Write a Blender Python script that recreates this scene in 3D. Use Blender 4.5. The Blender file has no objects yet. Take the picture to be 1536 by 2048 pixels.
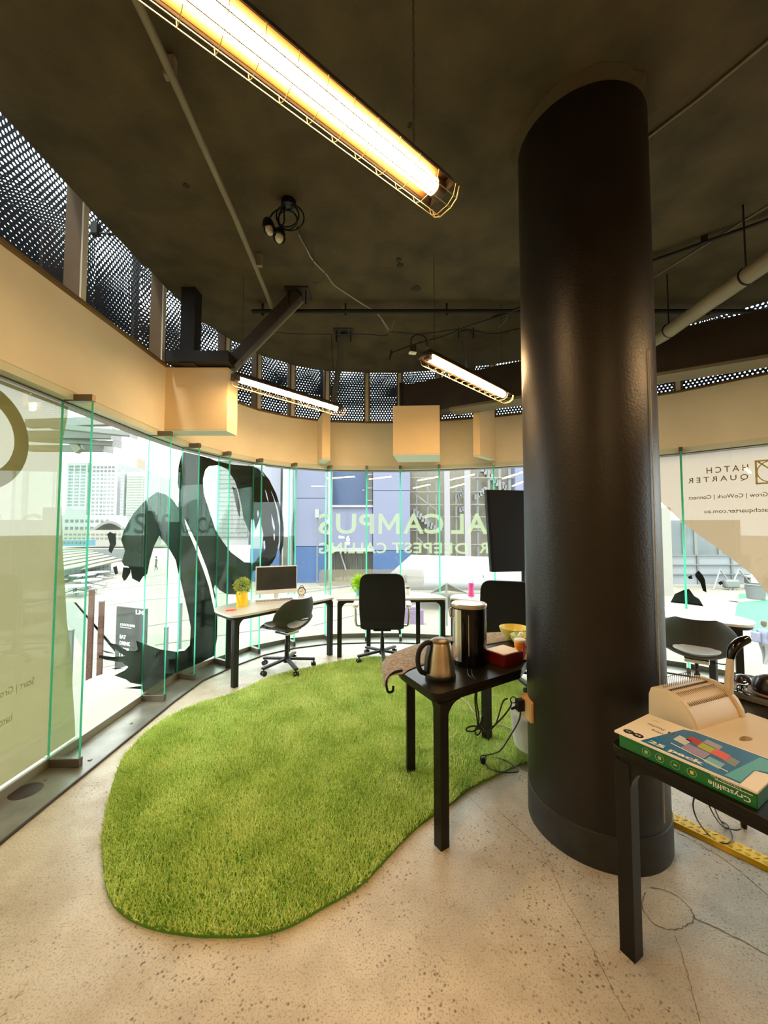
import bpy, bmesh, math, random
from math import sin, cos, pi, radians, sqrt, atan2
from mathutils import Vector, Matrix
from mathutils.geometry import tessellate_polygon

random.seed(7)
SC = bpy.context.scene
COL = SC.collection

# ------------------------------------------------------------------ camera, sky, sun, exposure
F_PX, PITCH, EYE = 769.0, radians(2.75), 1.5
cam_d = bpy.data.cameras.new('camera')
cam_d.sensor_fit = 'HORIZONTAL'; cam_d.sensor_width = 36.0
cam_d.lens = F_PX / 1536.0 * 36.0
cam_d.clip_start = 0.05; cam_d.clip_end = 1000
cam = bpy.data.objects.new('camera', cam_d); COL.objects.link(cam)
cam.location = (0, 0, EYE); cam.rotation_euler = (radians(90) + PITCH, 0, 0)
SC.camera = cam

world = bpy.data.worlds.new('sky'); SC.world = world; world.use_nodes = True
_bg = world.node_tree.nodes['Background']
_bg.inputs[0].default_value = (0.92, 0.97, 1.0, 1); _bg.inputs[1].default_value = 5.4

sun_d = bpy.data.lights.new('sun', 'SUN'); sun_d.energy = 3.0; sun_d.angle = radians(4); sun_d.color = (1, .95, .86)
sun = bpy.data.objects.new('sun', sun_d); COL.objects.link(sun)
sun.rotation_euler = (radians(24), radians(-14), 0)

SC.view_settings.view_transform = 'Standard'; SC.view_settings.look = 'None'
SC.view_settings.gamma = 1.0; SC.view_settings.use_curve_mapping = False
SC.view_settings.exposure = 0.3
cy = SC.cycles
cy.max_bounces = 7; cy.diffuse_bounces = 4; cy.glossy_bounces = 3; cy.transmission_bounces = 4
cy.transparent_max_bounces = 28; cy.sample_clamp_indirect = 6.0; cy.use_denoising = True
cy.caustics_reflective = False; cy.caustics_refractive = False
LAMP_COL = (1.0, 0.62, 0.28); LAMP_STR = 75.0

# ------------------------------------------------------------------ measuring helpers (photo pixel -> place in the room)
def ray(x, y):
    u = (x - 768) / F_PX; v = (1024 - y) / F_PX
    return Vector((u, cos(PITCH) - v * sin(PITCH), sin(PITCH) + v * cos(PITCH)))
def PZ(x, y, z):
    d = ray(x, y); return Vector((0, 0, EYE)) + d * ((z - EYE) / d.z)
def PY(x, y, Y):
    d = ray(x, y); return Vector((0, 0, EYE)) + d * (Y / d.y)

# ------------------------------------------------------------------ materials
MATS = {}
def mat(name, color, rough=.5, metal=0., vary=0., scale=8., bump=0., bscale=60., spec=.5, coat=0., emit=None, alpha=1.):
    if name in MATS: return MATS[name]
    m = bpy.data.materials.new(name); m.use_nodes = True
    nt = m.node_tree; b = nt.nodes['Principled BSDF']
    b.inputs['Base Color'].default_value = (*color, 1); b.inputs['Roughness'].default_value = rough
    b.inputs['Metallic'].default_value = metal; b.inputs['Specular IOR Level'].default_value = spec
    b.inputs['Coat Weight'].default_value = coat; b.inputs['Alpha'].default_value = alpha
    if emit:
        b.inputs['Emission Color'].default_value = (*emit[0], 1); b.inputs['Emission Strength'].default_value = emit[1]
    if vary or bump:
        tc = nt.nodes.new('ShaderNodeTexCoord')
    if vary:
        n = nt.nodes.new('ShaderNodeTexNoise'); n.inputs['Scale'].default_value = scale; n.inputs['Detail'].default_value = 6
        r = nt.nodes.new('ShaderNodeValToRGB')
        r.color_ramp.elements[0].position = .3; r.color_ramp.elements[1].position = .7
        r.color_ramp.elements[0].color = (*[c * (1 - vary) for c in color], 1)
        r.color_ramp.elements[1].color = (*[min(1, c * (1 + vary)) for c in color], 1)
        nt.links.new(tc.outputs['Object'], n.inputs['Vector']); nt.links.new(n.outputs['Fac'], r.inputs[0])
        nt.links.new(r.outputs[0], b.inputs['Base Color'])
    if bump:
        n2 = nt.nodes.new('ShaderNodeTexNoise'); n2.inputs['Scale'].default_value = bscale; n2.inputs['Detail'].default_value = 4
        bp = nt.nodes.new('ShaderNodeBump'); bp.inputs['Strength'].default_value = bump; bp.inputs['Distance'].default_value = .01
        nt.links.new(tc.outputs['Object'], n2.inputs['Vector']); nt.links.new(n2.outputs['Fac'], bp.inputs['Height'])
        nt.links.new(bp.outputs[0], b.inputs['Normal'])
    MATS[name] = m; return m

def glass_mat(name, tint, refl=1.0, rough=0.0):
    m = bpy.data.materials.new(name); m.use_nodes = True; nt = m.node_tree; nt.nodes.clear()
    o = nt.nodes.new('ShaderNodeOutputMaterial'); mx = nt.nodes.new('ShaderNodeMixShader')
    t = nt.nodes.new('ShaderNodeBsdfTransparent'); t.inputs[0].default_value = (*tint, 1)
    g = nt.nodes.new('ShaderNodeBsdfGlossy'); g.inputs['Roughness'].default_value = rough
    f = nt.nodes.new('ShaderNodeFresnel'); f.inputs[0].default_value = 1.5
    ge = nt.nodes.new('ShaderNodeNewGeometry'); ir = nt.nodes.new('ShaderNodeMapRange'); ir.inputs[3].default_value = 1.5; ir.inputs[4].default_value = 1 / 1.5
    nt.links.new(ge.outputs['Backfacing'], ir.inputs[0]); nt.links.new(ir.outputs[0], f.inputs[0])
    k = nt.nodes.new('ShaderNodeMath'); k.operation = 'MULTIPLY'; k.inputs[1].default_value = refl
    nt.links.new(f.outputs[0], k.inputs[0]); nt.links.new(k.outputs[0], mx.inputs[0])
    nt.links.new(t.outputs[0], mx.inputs[1]); nt.links.new(g.outputs[0], mx.inputs[2]); nt.links.new(mx.outputs[0], o.inputs[0])
    MATS[name] = m; return m

def film_mat(name, color, alpha, trans=.6):
    """window film: part lets the view through, part scatters daylight"""
    m = bpy.data.materials.new(name); m.use_nodes = True; nt = m.node_tree; nt.nodes.clear()
    o = nt.nodes.new('ShaderNodeOutputMaterial'); mx = nt.nodes.new('ShaderNodeMixShader'); m2 = nt.nodes.new('ShaderNodeMixShader')
    t = nt.nodes.new('ShaderNodeBsdfTransparent')
    tr = nt.nodes.new('ShaderNodeBsdfTranslucent'); d = nt.nodes.new('ShaderNodeBsdfDiffuse')
    tr.inputs[0].default_value = (*color, 1); d.inputs[0].default_value = (*color, 1)
    m2.inputs[0].default_value = 1 - trans; mx.inputs[0].default_value = alpha
    nt.links.new(tr.outputs[0], m2.inputs[1]); nt.links.new(d.outputs[0], m2.inputs[2])
    nt.links.new(t.outputs[0], mx.inputs[1]); nt.links.new(m2.outputs[0], mx.inputs[2]); nt.links.new(mx.outputs[0], o.inputs[0])
    MATS[name] = m; return m

# ------------------------------------------------------------------ mesh builder
def tag(o, label=None, cat=None, group=None, kind=None):
    if label: o['label'] = label
    if cat: o['category'] = cat
    if group: o['group'] = group
    if kind: o['kind'] = kind
    return o
def thing(name, label, cat, loc=(0, 0, 0), rotz=0., group=None, kind=None):
    o = bpy.data.objects.new(name, None); COL.objects.link(o); o.empty_display_size = .1
    o.location = loc; o.rotation_euler = (0, 0, rotz)
    return tag(o, label, cat, group, kind)
def root_matrix(o):
    M = Matrix.LocRotScale(o.location, o.rotation_euler.to_quaternion() if o.rotation_mode != 'QUATERNION' else o.rotation_quaternion, o.scale)
    return root_matrix(o.parent) @ M if o.parent else M
def smooth_path(pts, n=6, closed=False):
    P = [Vector(p) for p in pts]; out = []; N = len(P)
    rng = range(N if closed else N - 1)
    for i in rng:
        p0 = P[(i - 1) % N] if closed or i > 0 else P[i]
        p1 = P[i]; p2 = P[(i + 1) % N]
        p3 = P[(i + 2) % N] if closed or i + 2 < N else p2
        for k in range(n):
            t = k / n
            out.append(.5 * ((2 * p1) + (p2 - p0) * t + (2 * p0 - 5 * p1 + 4 * p2 - p3) * t * t + (3 * p1 - p0 - 3 * p2 + p3) * t ** 3))
    if not closed: out.append(P[-1])
    return out

class MB:
    def __init__(s, M=None): s.bm = bmesh.new(); s.M = M or Matrix()
    def v(s, p): return s.bm.verts.new(s.M @ Vector(p))
    def f(s, vs):
        try: return s.bm.faces.new(vs)
        except ValueError: return None
    def poly(s, pts): return s.f([s.v(p) for p in pts])
    def box(s, c, d, rz=0., R=None):
        R = R if R is not None else Matrix.Rotation(rz, 3, 'Z'); c = Vector(c)
        vs = [s.v(c + R @ Vector((sx * d[0] / 2, sy * d[1] / 2, sz * d[2] / 2))) for sx in (-1, 1) for sy in (-1, 1) for sz in (-1, 1)]
        for q in ((0, 1, 3, 2), (4, 6, 7, 5), (0, 4, 5, 1), (2, 3, 7, 6), (0, 2, 6, 4), (1, 5, 7, 3)): s.f([vs[i] for i in q])
        return s
    def bar(s, p0, p1, w, h, up=(0, 0, 1)):
        p0, p1 = Vector(p0), Vector(p1); a = (p1 - p0); L = a.length; a.normalize()
        b = a.cross(Vector(up)); b = b.normalized() if b.length > 1e-4 else Vector((1, 0, 0)); c = b.cross(a)
        R = Matrix((a, b, c)).transposed()
        return s.box((p0 + p1) / 2, (L, w, h), R=R)
    def tube(s, pts, r, n=8, closed=False, caps=True):
        P = [Vector(p) for p in pts]; rings = []; N = len(P)
        rr = r if isinstance(r, (list, tuple)) else [r] * N
        prev = None
        for i, p in enumerate(P):
            a = (P[(i + 1) % N] - P[i - 1]) if (closed or 0 < i < N - 1) else (P[min(i + 1, N - 1)] - P[max(i - 1, 0)])
            if a.length < 1e-9: a = Vector((0, 0, 1))
            a.normalize()
            if prev is None:
                b = a.orthogonal().normalized()
            else:
                b = prev - a * prev.dot(a); b = b.normalized() if b.length > 1e-6 else a.orthogonal().normalized()
            prev = b; c = a.cross(b)
            rings.append([s.v(p + (b * cos(2 * pi * k / n) + c * sin(2 * pi * k / n)) * rr[i]) for k in range(n)])
        for i in range(N if closed else N - 1):
            A, B = rings[i], rings[(i + 1) % N]
            for k in range(n): s.f([A[k], A[(k + 1) % n], B[(k + 1) % n], B[k]])
        if caps and not closed: s.f(rings[0][::-1]); s.f(rings[-1])
        return s
    def cyl(s, p0, p1, r0, r1=None, n=16): return s.tube([p0, p1], [r0, r0 if r1 is None else r1], n)
    def lathe(s, prof, c=(0, 0, 0), n=32, sx=1., sy=1.):
        c = Vector(c); rings = []
        for r, z in prof:
            if r < 1e-6: rings.append([s.v(c + Vector((0, 0, z)))])
            else: rings.append([s.v(c + Vector((r * sx * cos(2 * pi * k / n), r * sy * sin(2 * pi * k / n), z))) for k in range(n)])
        for A, B in zip(rings, rings[1:]):
            for k in range(n):
                k2 = (k + 1) % n
                if len(A) == 1 and len(B) == 1: continue
                if len(A) == 1: s.f([A[0], B[k2], B[k]])
                elif len(B) == 1: s.f([A[k], A[k2], B[0]])
                else: s.f([A[k], A[k2], B[k2], B[k]])
        return s
    def prism(s, xy, z0, z1, T=None):
        """closed outline (x, y) extruded z0..z1; T maps (x,y,z) to place"""
        T = T or (lambda x, y, z: (x, y, z))
        a = [s.v(T(x, y, z0)) for x, y in xy]; b = [s.v(T(x, y, z1)) for x, y in xy]; n = len(xy)
        for t in tessellate_polygon([[Vector((x, y, 0)) for x, y in xy]]):
            s.f([a[t[2]], a[t[1]], a[t[0]]]); s.f([b[i] for i in t])
        for i in range(n): s.f([a[i], a[(i + 1) % n], b[(i + 1) % n], b[i]])
        return s
    def build(s, name, m, parent=None, world=False, kind=None, bevel=0., sharp=35, smooth=True, solid=0., sub=0, label=None):
        bmesh.ops.recalc_face_normals(s.bm, faces=s.bm.faces)
        if world and parent is not None: s.bm.transform(root_matrix(parent).inverted())
        for e in s.bm.edges:
            if len(e.link_faces) == 2 and e.calc_face_angle(0) > radians(sharp): e.smooth = False
        for f in s.bm.faces: f.smooth = smooth
        me = bpy.data.meshes.new(name); s.bm.to_mesh(me); s.bm.free()
        me.materials.append(m if not isinstance(m, str) else MATS[m])
        o = bpy.data.objects.new(name, me); COL.objects.link(o)
        if parent is not None: o.parent = parent
        if solid: md = o.modifiers.new('t', 'SOLIDIFY'); md.thickness = solid; md.offset = 0
        if sub: md = o.modifiers.new('s', 'SUBSURF'); md.levels = md.render_levels = sub
        if bevel: md = o.modifiers.new('b', 'BEVEL'); md.width = bevel; md.segments = 2; md.limit_method = 'ANGLE'
        if kind: o['kind'] = kind
        if label: o['label'] = label
        return o
def copy_tree(o, parent=None):
    c = o.copy(); COL.objects.link(c)
    if parent is not None: c.parent = parent
    for ch in list(o.children): copy_tree(ch, c)
    return c

def text_bm(string, bold=0., fit=None, mirror=False, spacing=1.0):
    """flat text as a bmesh in the xy plane, bottom-left at 0,0, scaled to fit=(w,h)"""
    cu = bpy.data.curves.new('t', 'FONT'); cu.body = string; cu.size = 1; cu.offset = bold; cu.resolution_u = 3; cu.space_character = spacing
    ob = bpy.data.objects.new('t', cu); COL.objects.link(ob)
    dg = bpy.context.evaluated_depsgraph_get(); me = bpy.data.meshes.new_from_object(ob.evaluated_get(dg))
    bpy.data.objects.remove(ob); bm = bmesh.new(); bm.from_mesh(me); bpy.data.meshes.remove(me); bpy.data.curves.remove(cu)
    xs = [v.co.x for v in bm.verts]; ys = [v.co.y for v in bm.verts]
    x0, x1, y0, y1 = min(xs), max(xs), min(ys), max(ys)
    w, h = fit
    if w is None: w = h * (x1 - x0) / (y1 - y0)
    if h is None: h = w * (y1 - y0) / (x1 - x0)
    for v in bm.verts:
        u = (v.co.x - x0) / (x1 - x0)
        v.co = Vector((((1 - u) if mirror else u) * w, (v.co.y - y0) / (y1 - y0) * h, 0))
    return bm
def bm_object(bm, name, m, parent=None):
    me = bpy.data.meshes.new(name); bm.to_mesh(me); bm.free(); me.materials.append(MATS[m] if isinstance(m, str) else m)
    o = bpy.data.objects.new(name, me); COL.objects.link(o)
    if parent is not None: o.parent = parent
    return o

# palette
mat('cream', (.90, .81, .64), .75, vary=.05, scale=2.5, bump=.08, bscale=90)
mat('box_cream', (.86, .68, .42), .7, vary=.04, scale=3)
mat('soffit', (.72, .72, .58), .6)
mat('ceiling_paint', (.080, .061, .028), .85, vary=.38, scale=3.2, bump=.5, bscale=35)
mat('post_wood', (.17, .105, .042), .6, vary=.12, scale=6)
mat('post_white', (.75, .72, .62), .5)
mat('black_steel', (.010, .008, .006), .55, vary=.2, scale=6)
mat('brown_steel', (.035, .024, .015), .5, vary=.2, scale=6)
mat('beam_flange', (.20, .17, .11), .6)
mat('pipe_grey', (.24, .21, .14), .5, vary=.1, scale=5)
mat('bronze', (.16, .13, .09), .35, .6)
mat('rail_grey', (.42, .42, .34), .4, .4)
mat('channel_steel', (.26, .24, .17), .5, .2)
mat('column_paint', (.009, .006, .0035), .42, vary=.25, scale=9, bump=.15, bscale=80, spec=.5)
mat('desk_top', (.62, .60, .53), .35, vary=.04, scale=12)
mat('desk_leg', (.014, .014, .010), .5, spec=.22)
mat('black_plastic', (.006, .006, .006), .42, spec=.35)
mat('black_gloss', (.006, .006, .006), .12, coat=.5)
mat('black_fabric', (.004, .004, .004), .95, bump=.2, bscale=300)
mat('black_leather', (.022, .022, .014), .45, bump=.1, bscale=120)
mat('seat_pad', (.55, .56, .52), .6)
mat('chrome', (.75, .74, .70), .18, 1.)
mat('steel_brushed', (.72, .60, .42), .28, 1., vary=.06, scale=30)
mat('white_plastic', (.80, .80, .78), .35)
mat('beige_plastic', (.72, .60, .40), .45, bump=.05, bscale=200)
mat('screen_dark', (.035, .036, .030), .25, vary=.2, scale=6)
mat('cable_black', (.01, .01, .01), .4)
mat('cable_grey', (.45, .42, .33), .5)
mat('yellow', (.90, .62, .02), .4)
mat('yellow_strip', (.95, .62, .01), .5)
mat('pink', (.85, .10, .45), .35)
mat('coral', (.95, .12, .15), .4)
mat('orange', (.95, .38, .02), .4)
mat('leaf', (.40, .48, .09), .6, vary=.35, scale=40)
mat('leaf_bright', (.50, .80, .04), .5, vary=.2, scale=40)
mat('turquoise', (.15, .55, .52), .35)
mat('table_black', (.012, .010, .007), .3, vary=.2, scale=5, spec=.18)
mat('cloth_brown', (.30, .24, .18), .95, vary=.4, scale=55, bump=.4, bscale=160)
mat('red_box', (.16, .012, .010), .3)
mat('paper', (.85, .78, .64), .6)
mat('green_card', (.01, .16, .03), .35)
mat('bowl_yellow', (.75, .62, .12), .3)
mat('bowl_green', (.62, .70, .22), .3)
mat('rug_base', (.10, .28, .02), .95)
mat('fin_edge_dull', (.28, .62, .45), .2)
mat('floor_strip', (.20, .19, .15), .32, .3, vary=.3, scale=5, bump=.1)
mat('black_film', (.004, .004, .004), .6, spec=.2)
mat('tv_black', (.003, .003, .003), .5, spec=.2)
mat('urn_black', (.004, .004, .004), .2, spec=.35)
mat('wood_box', (.72, .46, .20), .6, vary=.1, scale=20)
# ------------------------------------------------------------------ the glass ring
# inner front corner of each fin and the glass joint behind it (metres)
FIN = [(-1.93, 2.51), (-1.93, 3.45), (-1.90, 3.92), (-1.75, 4.33), (-1.52, 4.75), (-1.165, 5.06), (-.725, 5.25),
       (-.24, 5.29), (.225, 5.29), (.75, 5.20), (1.44, 5.02), (2.02, 4.78), (2.62, 4.46), (3.19, 4.10)]
CEN = Vector((.58, 2.9))
def outw(p, i):
    if i >= 7: return Vector(p).normalized()
    if i < 2: return Vector((-1, 0))
    if i == 2: return Vector((-.97, .22)).normalized()
    v = (Vector(p) - CEN); return v.normalized()
GL = [Vector(p) + outw(p, i) * .21 for i, p in enumerate(FIN)]
GL = [Vector((-2.14, .55)), ] + GL + [Vector((4.10, 3.49)), Vector((4.55, 2.45)), Vector((4.62, 1.2))]
NG = len(GL)
S = [0.]
for a, b in zip(GL, GL[1:]): S.append(S[-1] + (b - a).length)
def seg_n(i):
    d = (GL[i + 1] - GL[i]).normalized(); return Vector((-d.y, d.x))        # outward
def gpt(s, off=0.):
    i = 0
    while i < NG - 2 and s > S[i + 1] + 1e-7: i += 1
    a, b = GL[i], GL[i + 1]; t = (s - S[i]) / (S[i + 1] - S[i])
    return a.lerp(b, t) + seg_n(i) * off
def vert_n(i):
    if i == 0: return seg_n(0)
    if i == NG - 1: return seg_n(NG - 2)
    return (seg_n(i - 1) + seg_n(i)).normalized()
def offset_ring(off):
    out = []
    for i in range(NG):
        n = vert_n(i); k = 1. / max(.5, n.dot(seg_n(min(i, NG - 2)))); out.append(GL[i] + n * off * k)
    return out
def hit_glass(x, y, off=0.):
    """photo pixel -> (s, z) on the glass"""
    d = ray(x, y); best = None
    for i in range(NG - 1):
        n = seg_n(i); a = GL[i] + n * off; b = GL[i + 1] + n * off; den = n.x * d.x + n.y * d.y
        if abs(den) < 1e-9: continue
        t = (n.x * a.x + n.y * a.y) / den
        if t <= 0: continue
        p = Vector((d.x * t, d.y * t)); u = (p - a).dot(b - a) / (b - a).length_squared
        if -.002 <= u <= 1.002 and (best is None or t < best[0]):
            best = (t, S[i] + u * (S[i + 1] - S[i]), EYE + d.z * t)
    return (best[1], best[2])
Z_G0, Z_G1, Z_B0, Z_B1, Z_C = .06, 2.35, 2.41, 3.02, 3.995

glass_mat('glass', (.955, .985, .965), .55)
glass_mat('fin_glass', (.88, .965, .92), .5)
film_mat('letter_film', (.36, .42, .26), .72, .8)
film_mat('pill_film', (.24, .20, .14), .6, .8)
film_mat('beige_film', (.26, .18, .105), .95, .75)
film_mat('olive_film', (.145, .125, .052), .93, .75)
mat('film_brown', (.34, .24, .10), .6); mat('film_gold', (.75, .52, .14), .5)
# green edge of toughened glass: lets daylight glow through
film_mat('fin_edge', (.10, .60, .38), 1.0, .7)

def ribbon(name, o0, o1, z0, z1, m, kind='structure', i0=0, i1=None, parent=None, bevel=0):
    i1 = NG if i1 is None else i1
    A, B = offset_ring(o0), offset_ring(o1); mb = MB()
    a0 = [mb.v((*A[i], z0)) for i in range(i0, i1)]; a1 = [mb.v((*A[i], z1)) for i in range(i0, i1)]
    b0 = [mb.v((*B[i], z0)) for i in range(i0, i1)]; b1 = [mb.v((*B[i], z1)) for i in range(i0, i1)]
    for k in range(len(a0) - 1):
        mb.f([a0[k], a0[k + 1], a1[k + 1], a1[k]]); mb.f([b0[k], b1[k], b1[k + 1], b0[k + 1]])
        mb.f([a0[k], b0[k], b0[k + 1], a0[k + 1]]); mb.f([a1[k], a1[k + 1], b1[k + 1], b1[k]])
    for k in (0, -1): mb.f([a0[k], a1[k], b1[k], b0[k]])
    return mb.build(name, m, parent, kind=kind, sharp=60, bevel=bevel)

# ------------------------------------------------------------------ floor
def floor_mat():
    m = bpy.data.materials.new('concrete_floor'); m.use_nodes = True; nt = m.node_tree; b = nt.nodes['Principled BSDF']; L = nt.links.new
    tc = nt.nodes.new('ShaderNodeTexCoord')
    def noise(sc, det=6, rough=.6):
        n = nt.nodes.new('ShaderNodeTexNoise'); n.inputs['Scale'].default_value = sc; n.inputs['Detail'].default_value = det
        n.inputs['Roughness'].default_value = rough; L(tc.outputs['Object'], n.inputs['Vector']); return n
    def ramp(src, p0, c0, p1, c1):
        r = nt.nodes.new('ShaderNodeValToRGB'); r.color_ramp.elements[0].position = p0; r.color_ramp.elements[1].position = p1
        r.color_ramp.elements[0].color = (*c0, 1); r.color_ramp.elements[1].color = (*c1, 1); L(src, r.inputs[0]); return r
    def mix(fac, a, c, mode='MIX'):
        x = nt.nodes.new('ShaderNodeMix'); x.data_type = 'RGBA'; x.blend_type = mode
        if hasattr(fac, 'is_output'): L(fac, x.inputs[0])
        else: x.inputs[0].default_value = fac
        for sck, v in ((x.inputs[6], a), (x.inputs[7], c)):
            if hasattr(v, 'is_output'): L(v, sck)
            else: sck.default_value = (*v, 1)
        return x.outputs[2]
    big = noise(1.3, 5); base = ramp(big.outputs['Fac'], .35, (.50, .43, .31), .65, (.74, .67, .52))
    blot = noise(7, 6); c1 = mix(ramp(blot.outputs['Fac'], .45, (0, 0, 0), .7, (.35, .35, .35)).outputs[0], base.outputs[0], (.34, .27, .17))
    fine = noise(140, 3); c2 = mix(ramp(fine.outputs['Fac'], .52, (0, 0, 0), .66, (.75, .75, .75)).outputs[0], c1, (.30, .23, .14))
    vo = nt.nodes.new('ShaderNodeTexVoronoi'); vo.inputs['Scale'].default_value = 62; L(tc.outputs['Object'], vo.inputs['Vector'])
    spot = ramp(vo.outputs['Distance'], .14, (1, 1, 1), .40, (0, 0, 0))
    pat = noise(2.2, 3); pr = ramp(pat.outputs['Fac'], .42, (0, 0, 0), .56, (.9, .9, .9))
    dens = noise(30, 2); dr = ramp(dens.outputs['Fac'], .46, (0, 0, 0), .54, (1, 1, 1))
    k = mix(1., spot.outputs[0], pr.outputs[0], 'MULTIPLY'); k = mix(1., k, dr.outputs[0], 'MULTIPLY')
    c3 = mix(k, c2, (.13, .07, .035))
    L(c3, b.inputs['Base Color'])
    rg = ramp(blot.outputs['Fac'], .3, (.28,) * 3, .7, (.55,) * 3); L(rg.outputs[0], b.inputs['Roughness'])
    bp = nt.nodes.new('ShaderNodeBump'); bp.inputs['Strength'].default_value = .25; bp.inputs['Distance'].default_value = .004
    L(fine.outputs['Fac'], bp.inputs['Height']); L(bp.outputs[0], b.inputs['Normal'])
    MATS['concrete_floor'] = m
floor_mat()
BACK_Y = -3.4
rim = offset_ring(.06)
fl = [(-2.2, BACK_Y)] + [(p.x, p.y) for p in rim] + [(4.68, BACK_Y)]
mb = MB(); mb.prism(fl[::-1], -.25, 0.); FLOOR = mb.build('floor', 'concrete_floor', kind='structure')
tag(FLOOR, 'worn speckled cream concrete floor')
# cracks in the concrete: thin grooves
mat('crack_dark', (.20, .15, .09), .9)
def crack(px, w=.004, seed=1):
    R = random.Random(seed); P = [PZ(x, y, .0) for x, y in px]; P = smooth_path(P, 7)
    P = [Vector((p.x + R.uniform(-.003, .003), p.y + R.uniform(-.003, .003), .0012)) for p in P]; mb = MB(); prev = None
    for i, p in enumerate(P):
        d = (P[min(i + 1, len(P) - 1)] - P[max(i - 1, 0)]).normalized(); n = Vector((-d.y, d.x, 0)) * w * R.uniform(.15, .42)
        c = (mb.v(p + n), mb.v(p - n))
        if prev: mb.f([prev[0], prev[1], c[1], c[0]])
        prev = c
    mb.build('crack', 'crack_dark', FLOOR, world=True)
crack([(1000, 1625), (1060, 1680), (1090, 1720), (1110, 1755), (1130, 1800), (1160, 1850), (1190, 1910), (1225, 1980), (1260, 2040)], seed=1)
crack([(1355, 1665), (1400, 1690), (1450, 1720), (1500, 1760), (1535, 1790)], seed=2)
crack([(1385, 1835), (1430, 1855), (1480, 1880), (1535, 1910)], .006, seed=3)
crack([(1350, 1870), (1370, 1930), (1385, 1990), (1400, 2045)], .004, seed=4)
crack([(920, 1580), (955, 1610), (985, 1640), (1020, 1665), (1075, 1698), (1110, 1712)], .003, seed=5)
crack([(1300, 1775), (1340, 1785), (1375, 1810), (1388, 1838), (1370, 1852), (1345, 1860), (1310, 1850), (1285, 1815), (1290, 1785)], .006, seed=6)
crack([(1088, 1690), (1098, 1720), (1108, 1745)], .003, seed=7)

# steel strip along the glass, with a seam and a few screws
mb = MB(); A = offset_ring(-.0); B = offset_ring(-.245)
def strip_mesh(o0, o1, z0, z1):
    mb = MB(); A, B = offset_ring(o0), offset_ring(o1); pr = None
    for i in range(NG):
        c = [mb.v((*A[i], z0)), mb.v((*A[i], z1)), mb.v((*B[i], z1)), mb.v((*B[i], z0))]
        if pr:
            for k in range(4): mb.f([pr[k], pr[(k + 1) % 4], c[(k + 1) % 4], c[k]])
        pr = c
    return mb
STRIP = strip_mesh(-.02, -.30, .0, .008).build('trim_1', 'floor_strip', kind='structure'); tag(STRIP, 'dull steel strip along the foot of the glass')
strip_mesh(-.302, -.312, .0, .014).build('edge_lip', 'brown_steel', STRIP)
for (x, y) in ((127, 1528), (92, 1560), (180, 1520), (262, 1447)):
    p = PZ(x, y, .008); MB().lathe([(0, .006), (.010, .005), (.014, 0)], (p.x, p.y, .008), 12).build('screw', 'bronze', STRIP)
p = PZ(52, 1582, .008); MB().lathe([(0, .0015), (.075, .0015), (.078, 0)], (p.x, p.y, .008), 28).build('round_cover', 'brown_steel', STRIP)

# ------------------------------------------------------------------ ceiling and walls
ring = [(p.x, p.y) for p in offset_ring(-.125)]
mb = MB(); mb.prism(([(-2.0, BACK_Y)] + ring + [(4.5, BACK_Y)])[::-1], 3.74, 4.0); CEIL = mb.build('ceiling', 'ceiling_paint', kind='structure'); tag(CEIL, 'dark olive painted concrete ceiling')
mb = MB(); mb.prism(([(-2.0, BACK_Y)] + [p for p in ring if p[1] < 3.11 and p[0] < 0] + [(-2.0, 3.11), (4.28, 3.11)] + [p for p in ring if p[1] < 3.11 and p[0] > 0] + [(4.5, BACK_Y)])[::-1], 3.70, 3.739); mb.build('lower_slab', 'ceiling_paint', CEIL)
ring2 = [(p.x, p.y) for p in offset_ring(.03)]
mb = MB(); mb.prism(([(-2.2, BACK_Y)] + ring2 + [(4.68, BACK_Y)])[::-1], 4.001, 4.25); mb.build('roof_slab', 'ceiling_paint', CEIL)
mat('ceiling_stain', (.03, .026, .016), .9)
for (x, y, r) in ((797, 519, .02), (800, 530, .03), (833, 577, .045), (372, 370, .02), (820, 250, .015)):
    p = PZ(x, y, 3.700 if y < 541 else 3.740)
    R = random.Random(x); pts = [(p.x + r * R.uniform(.5, 1.3) * cos(a * pi / 5), p.y + r * R.uniform(.5, 1.3) * sin(a * pi / 5)) for a in range(10)]
    MB().prism(pts, p.z - .006, p.z + .004).build('stain_patch', 'ceiling_stain', CEIL)
mat('wall_cream', (.62, .53, .38), .8, vary=.05, scale=2)
o = MB().box((1.24, BACK_Y - .1, 1.87), (7.2, .2, 3.8)).build('wall_back', 'wall_cream', kind='structure'); tag(o, 'cream wall at the back of the room')
o = MB().box((-2.24, (BACK_Y + .55) / 2, 1.87), (.2, .55 - BACK_Y, 3.8)).build('wall_left', 'wall_cream', kind='structure'); tag(o, 'cream wall on the left behind the camera')
o = MB().box((4.72, (BACK_Y + 1.2) / 2, 1.87), (.2, 1.2 - BACK_Y, 3.8)).build('wall_right', 'wall_cream', kind='structure'); tag(o, 'cream wall on the right behind the camera')
BAND = ribbon('wall_front', -.10, .10, Z_B0, Z_B1, MATS['cream']); tag(BAND, 'curved cream bulkhead between glass and clerestory')
ribbon('ledge', -.13, .12, Z_B1, Z_B1 + .02, MATS['post_wood'], None, parent=BAND)
ribbon('soffit_strip', -.095, -.02, Z_B0 - .05, Z_B0 - .001, MATS['soffit'], None, parent=BAND)
EDGE = ribbon('trim_2', .20, 1.0, -.42, -.06, mat('ledge_pale', (.22, .20, .165), .8)); tag(EDGE, 'pale concrete ledge outside the glass')
o = ribbon('trim_3', -.019, .09, Z_G1 - .0, Z_G1 + .059, MATS['bronze']); tag(o, 'dark rail along the top of the glass')

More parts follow.
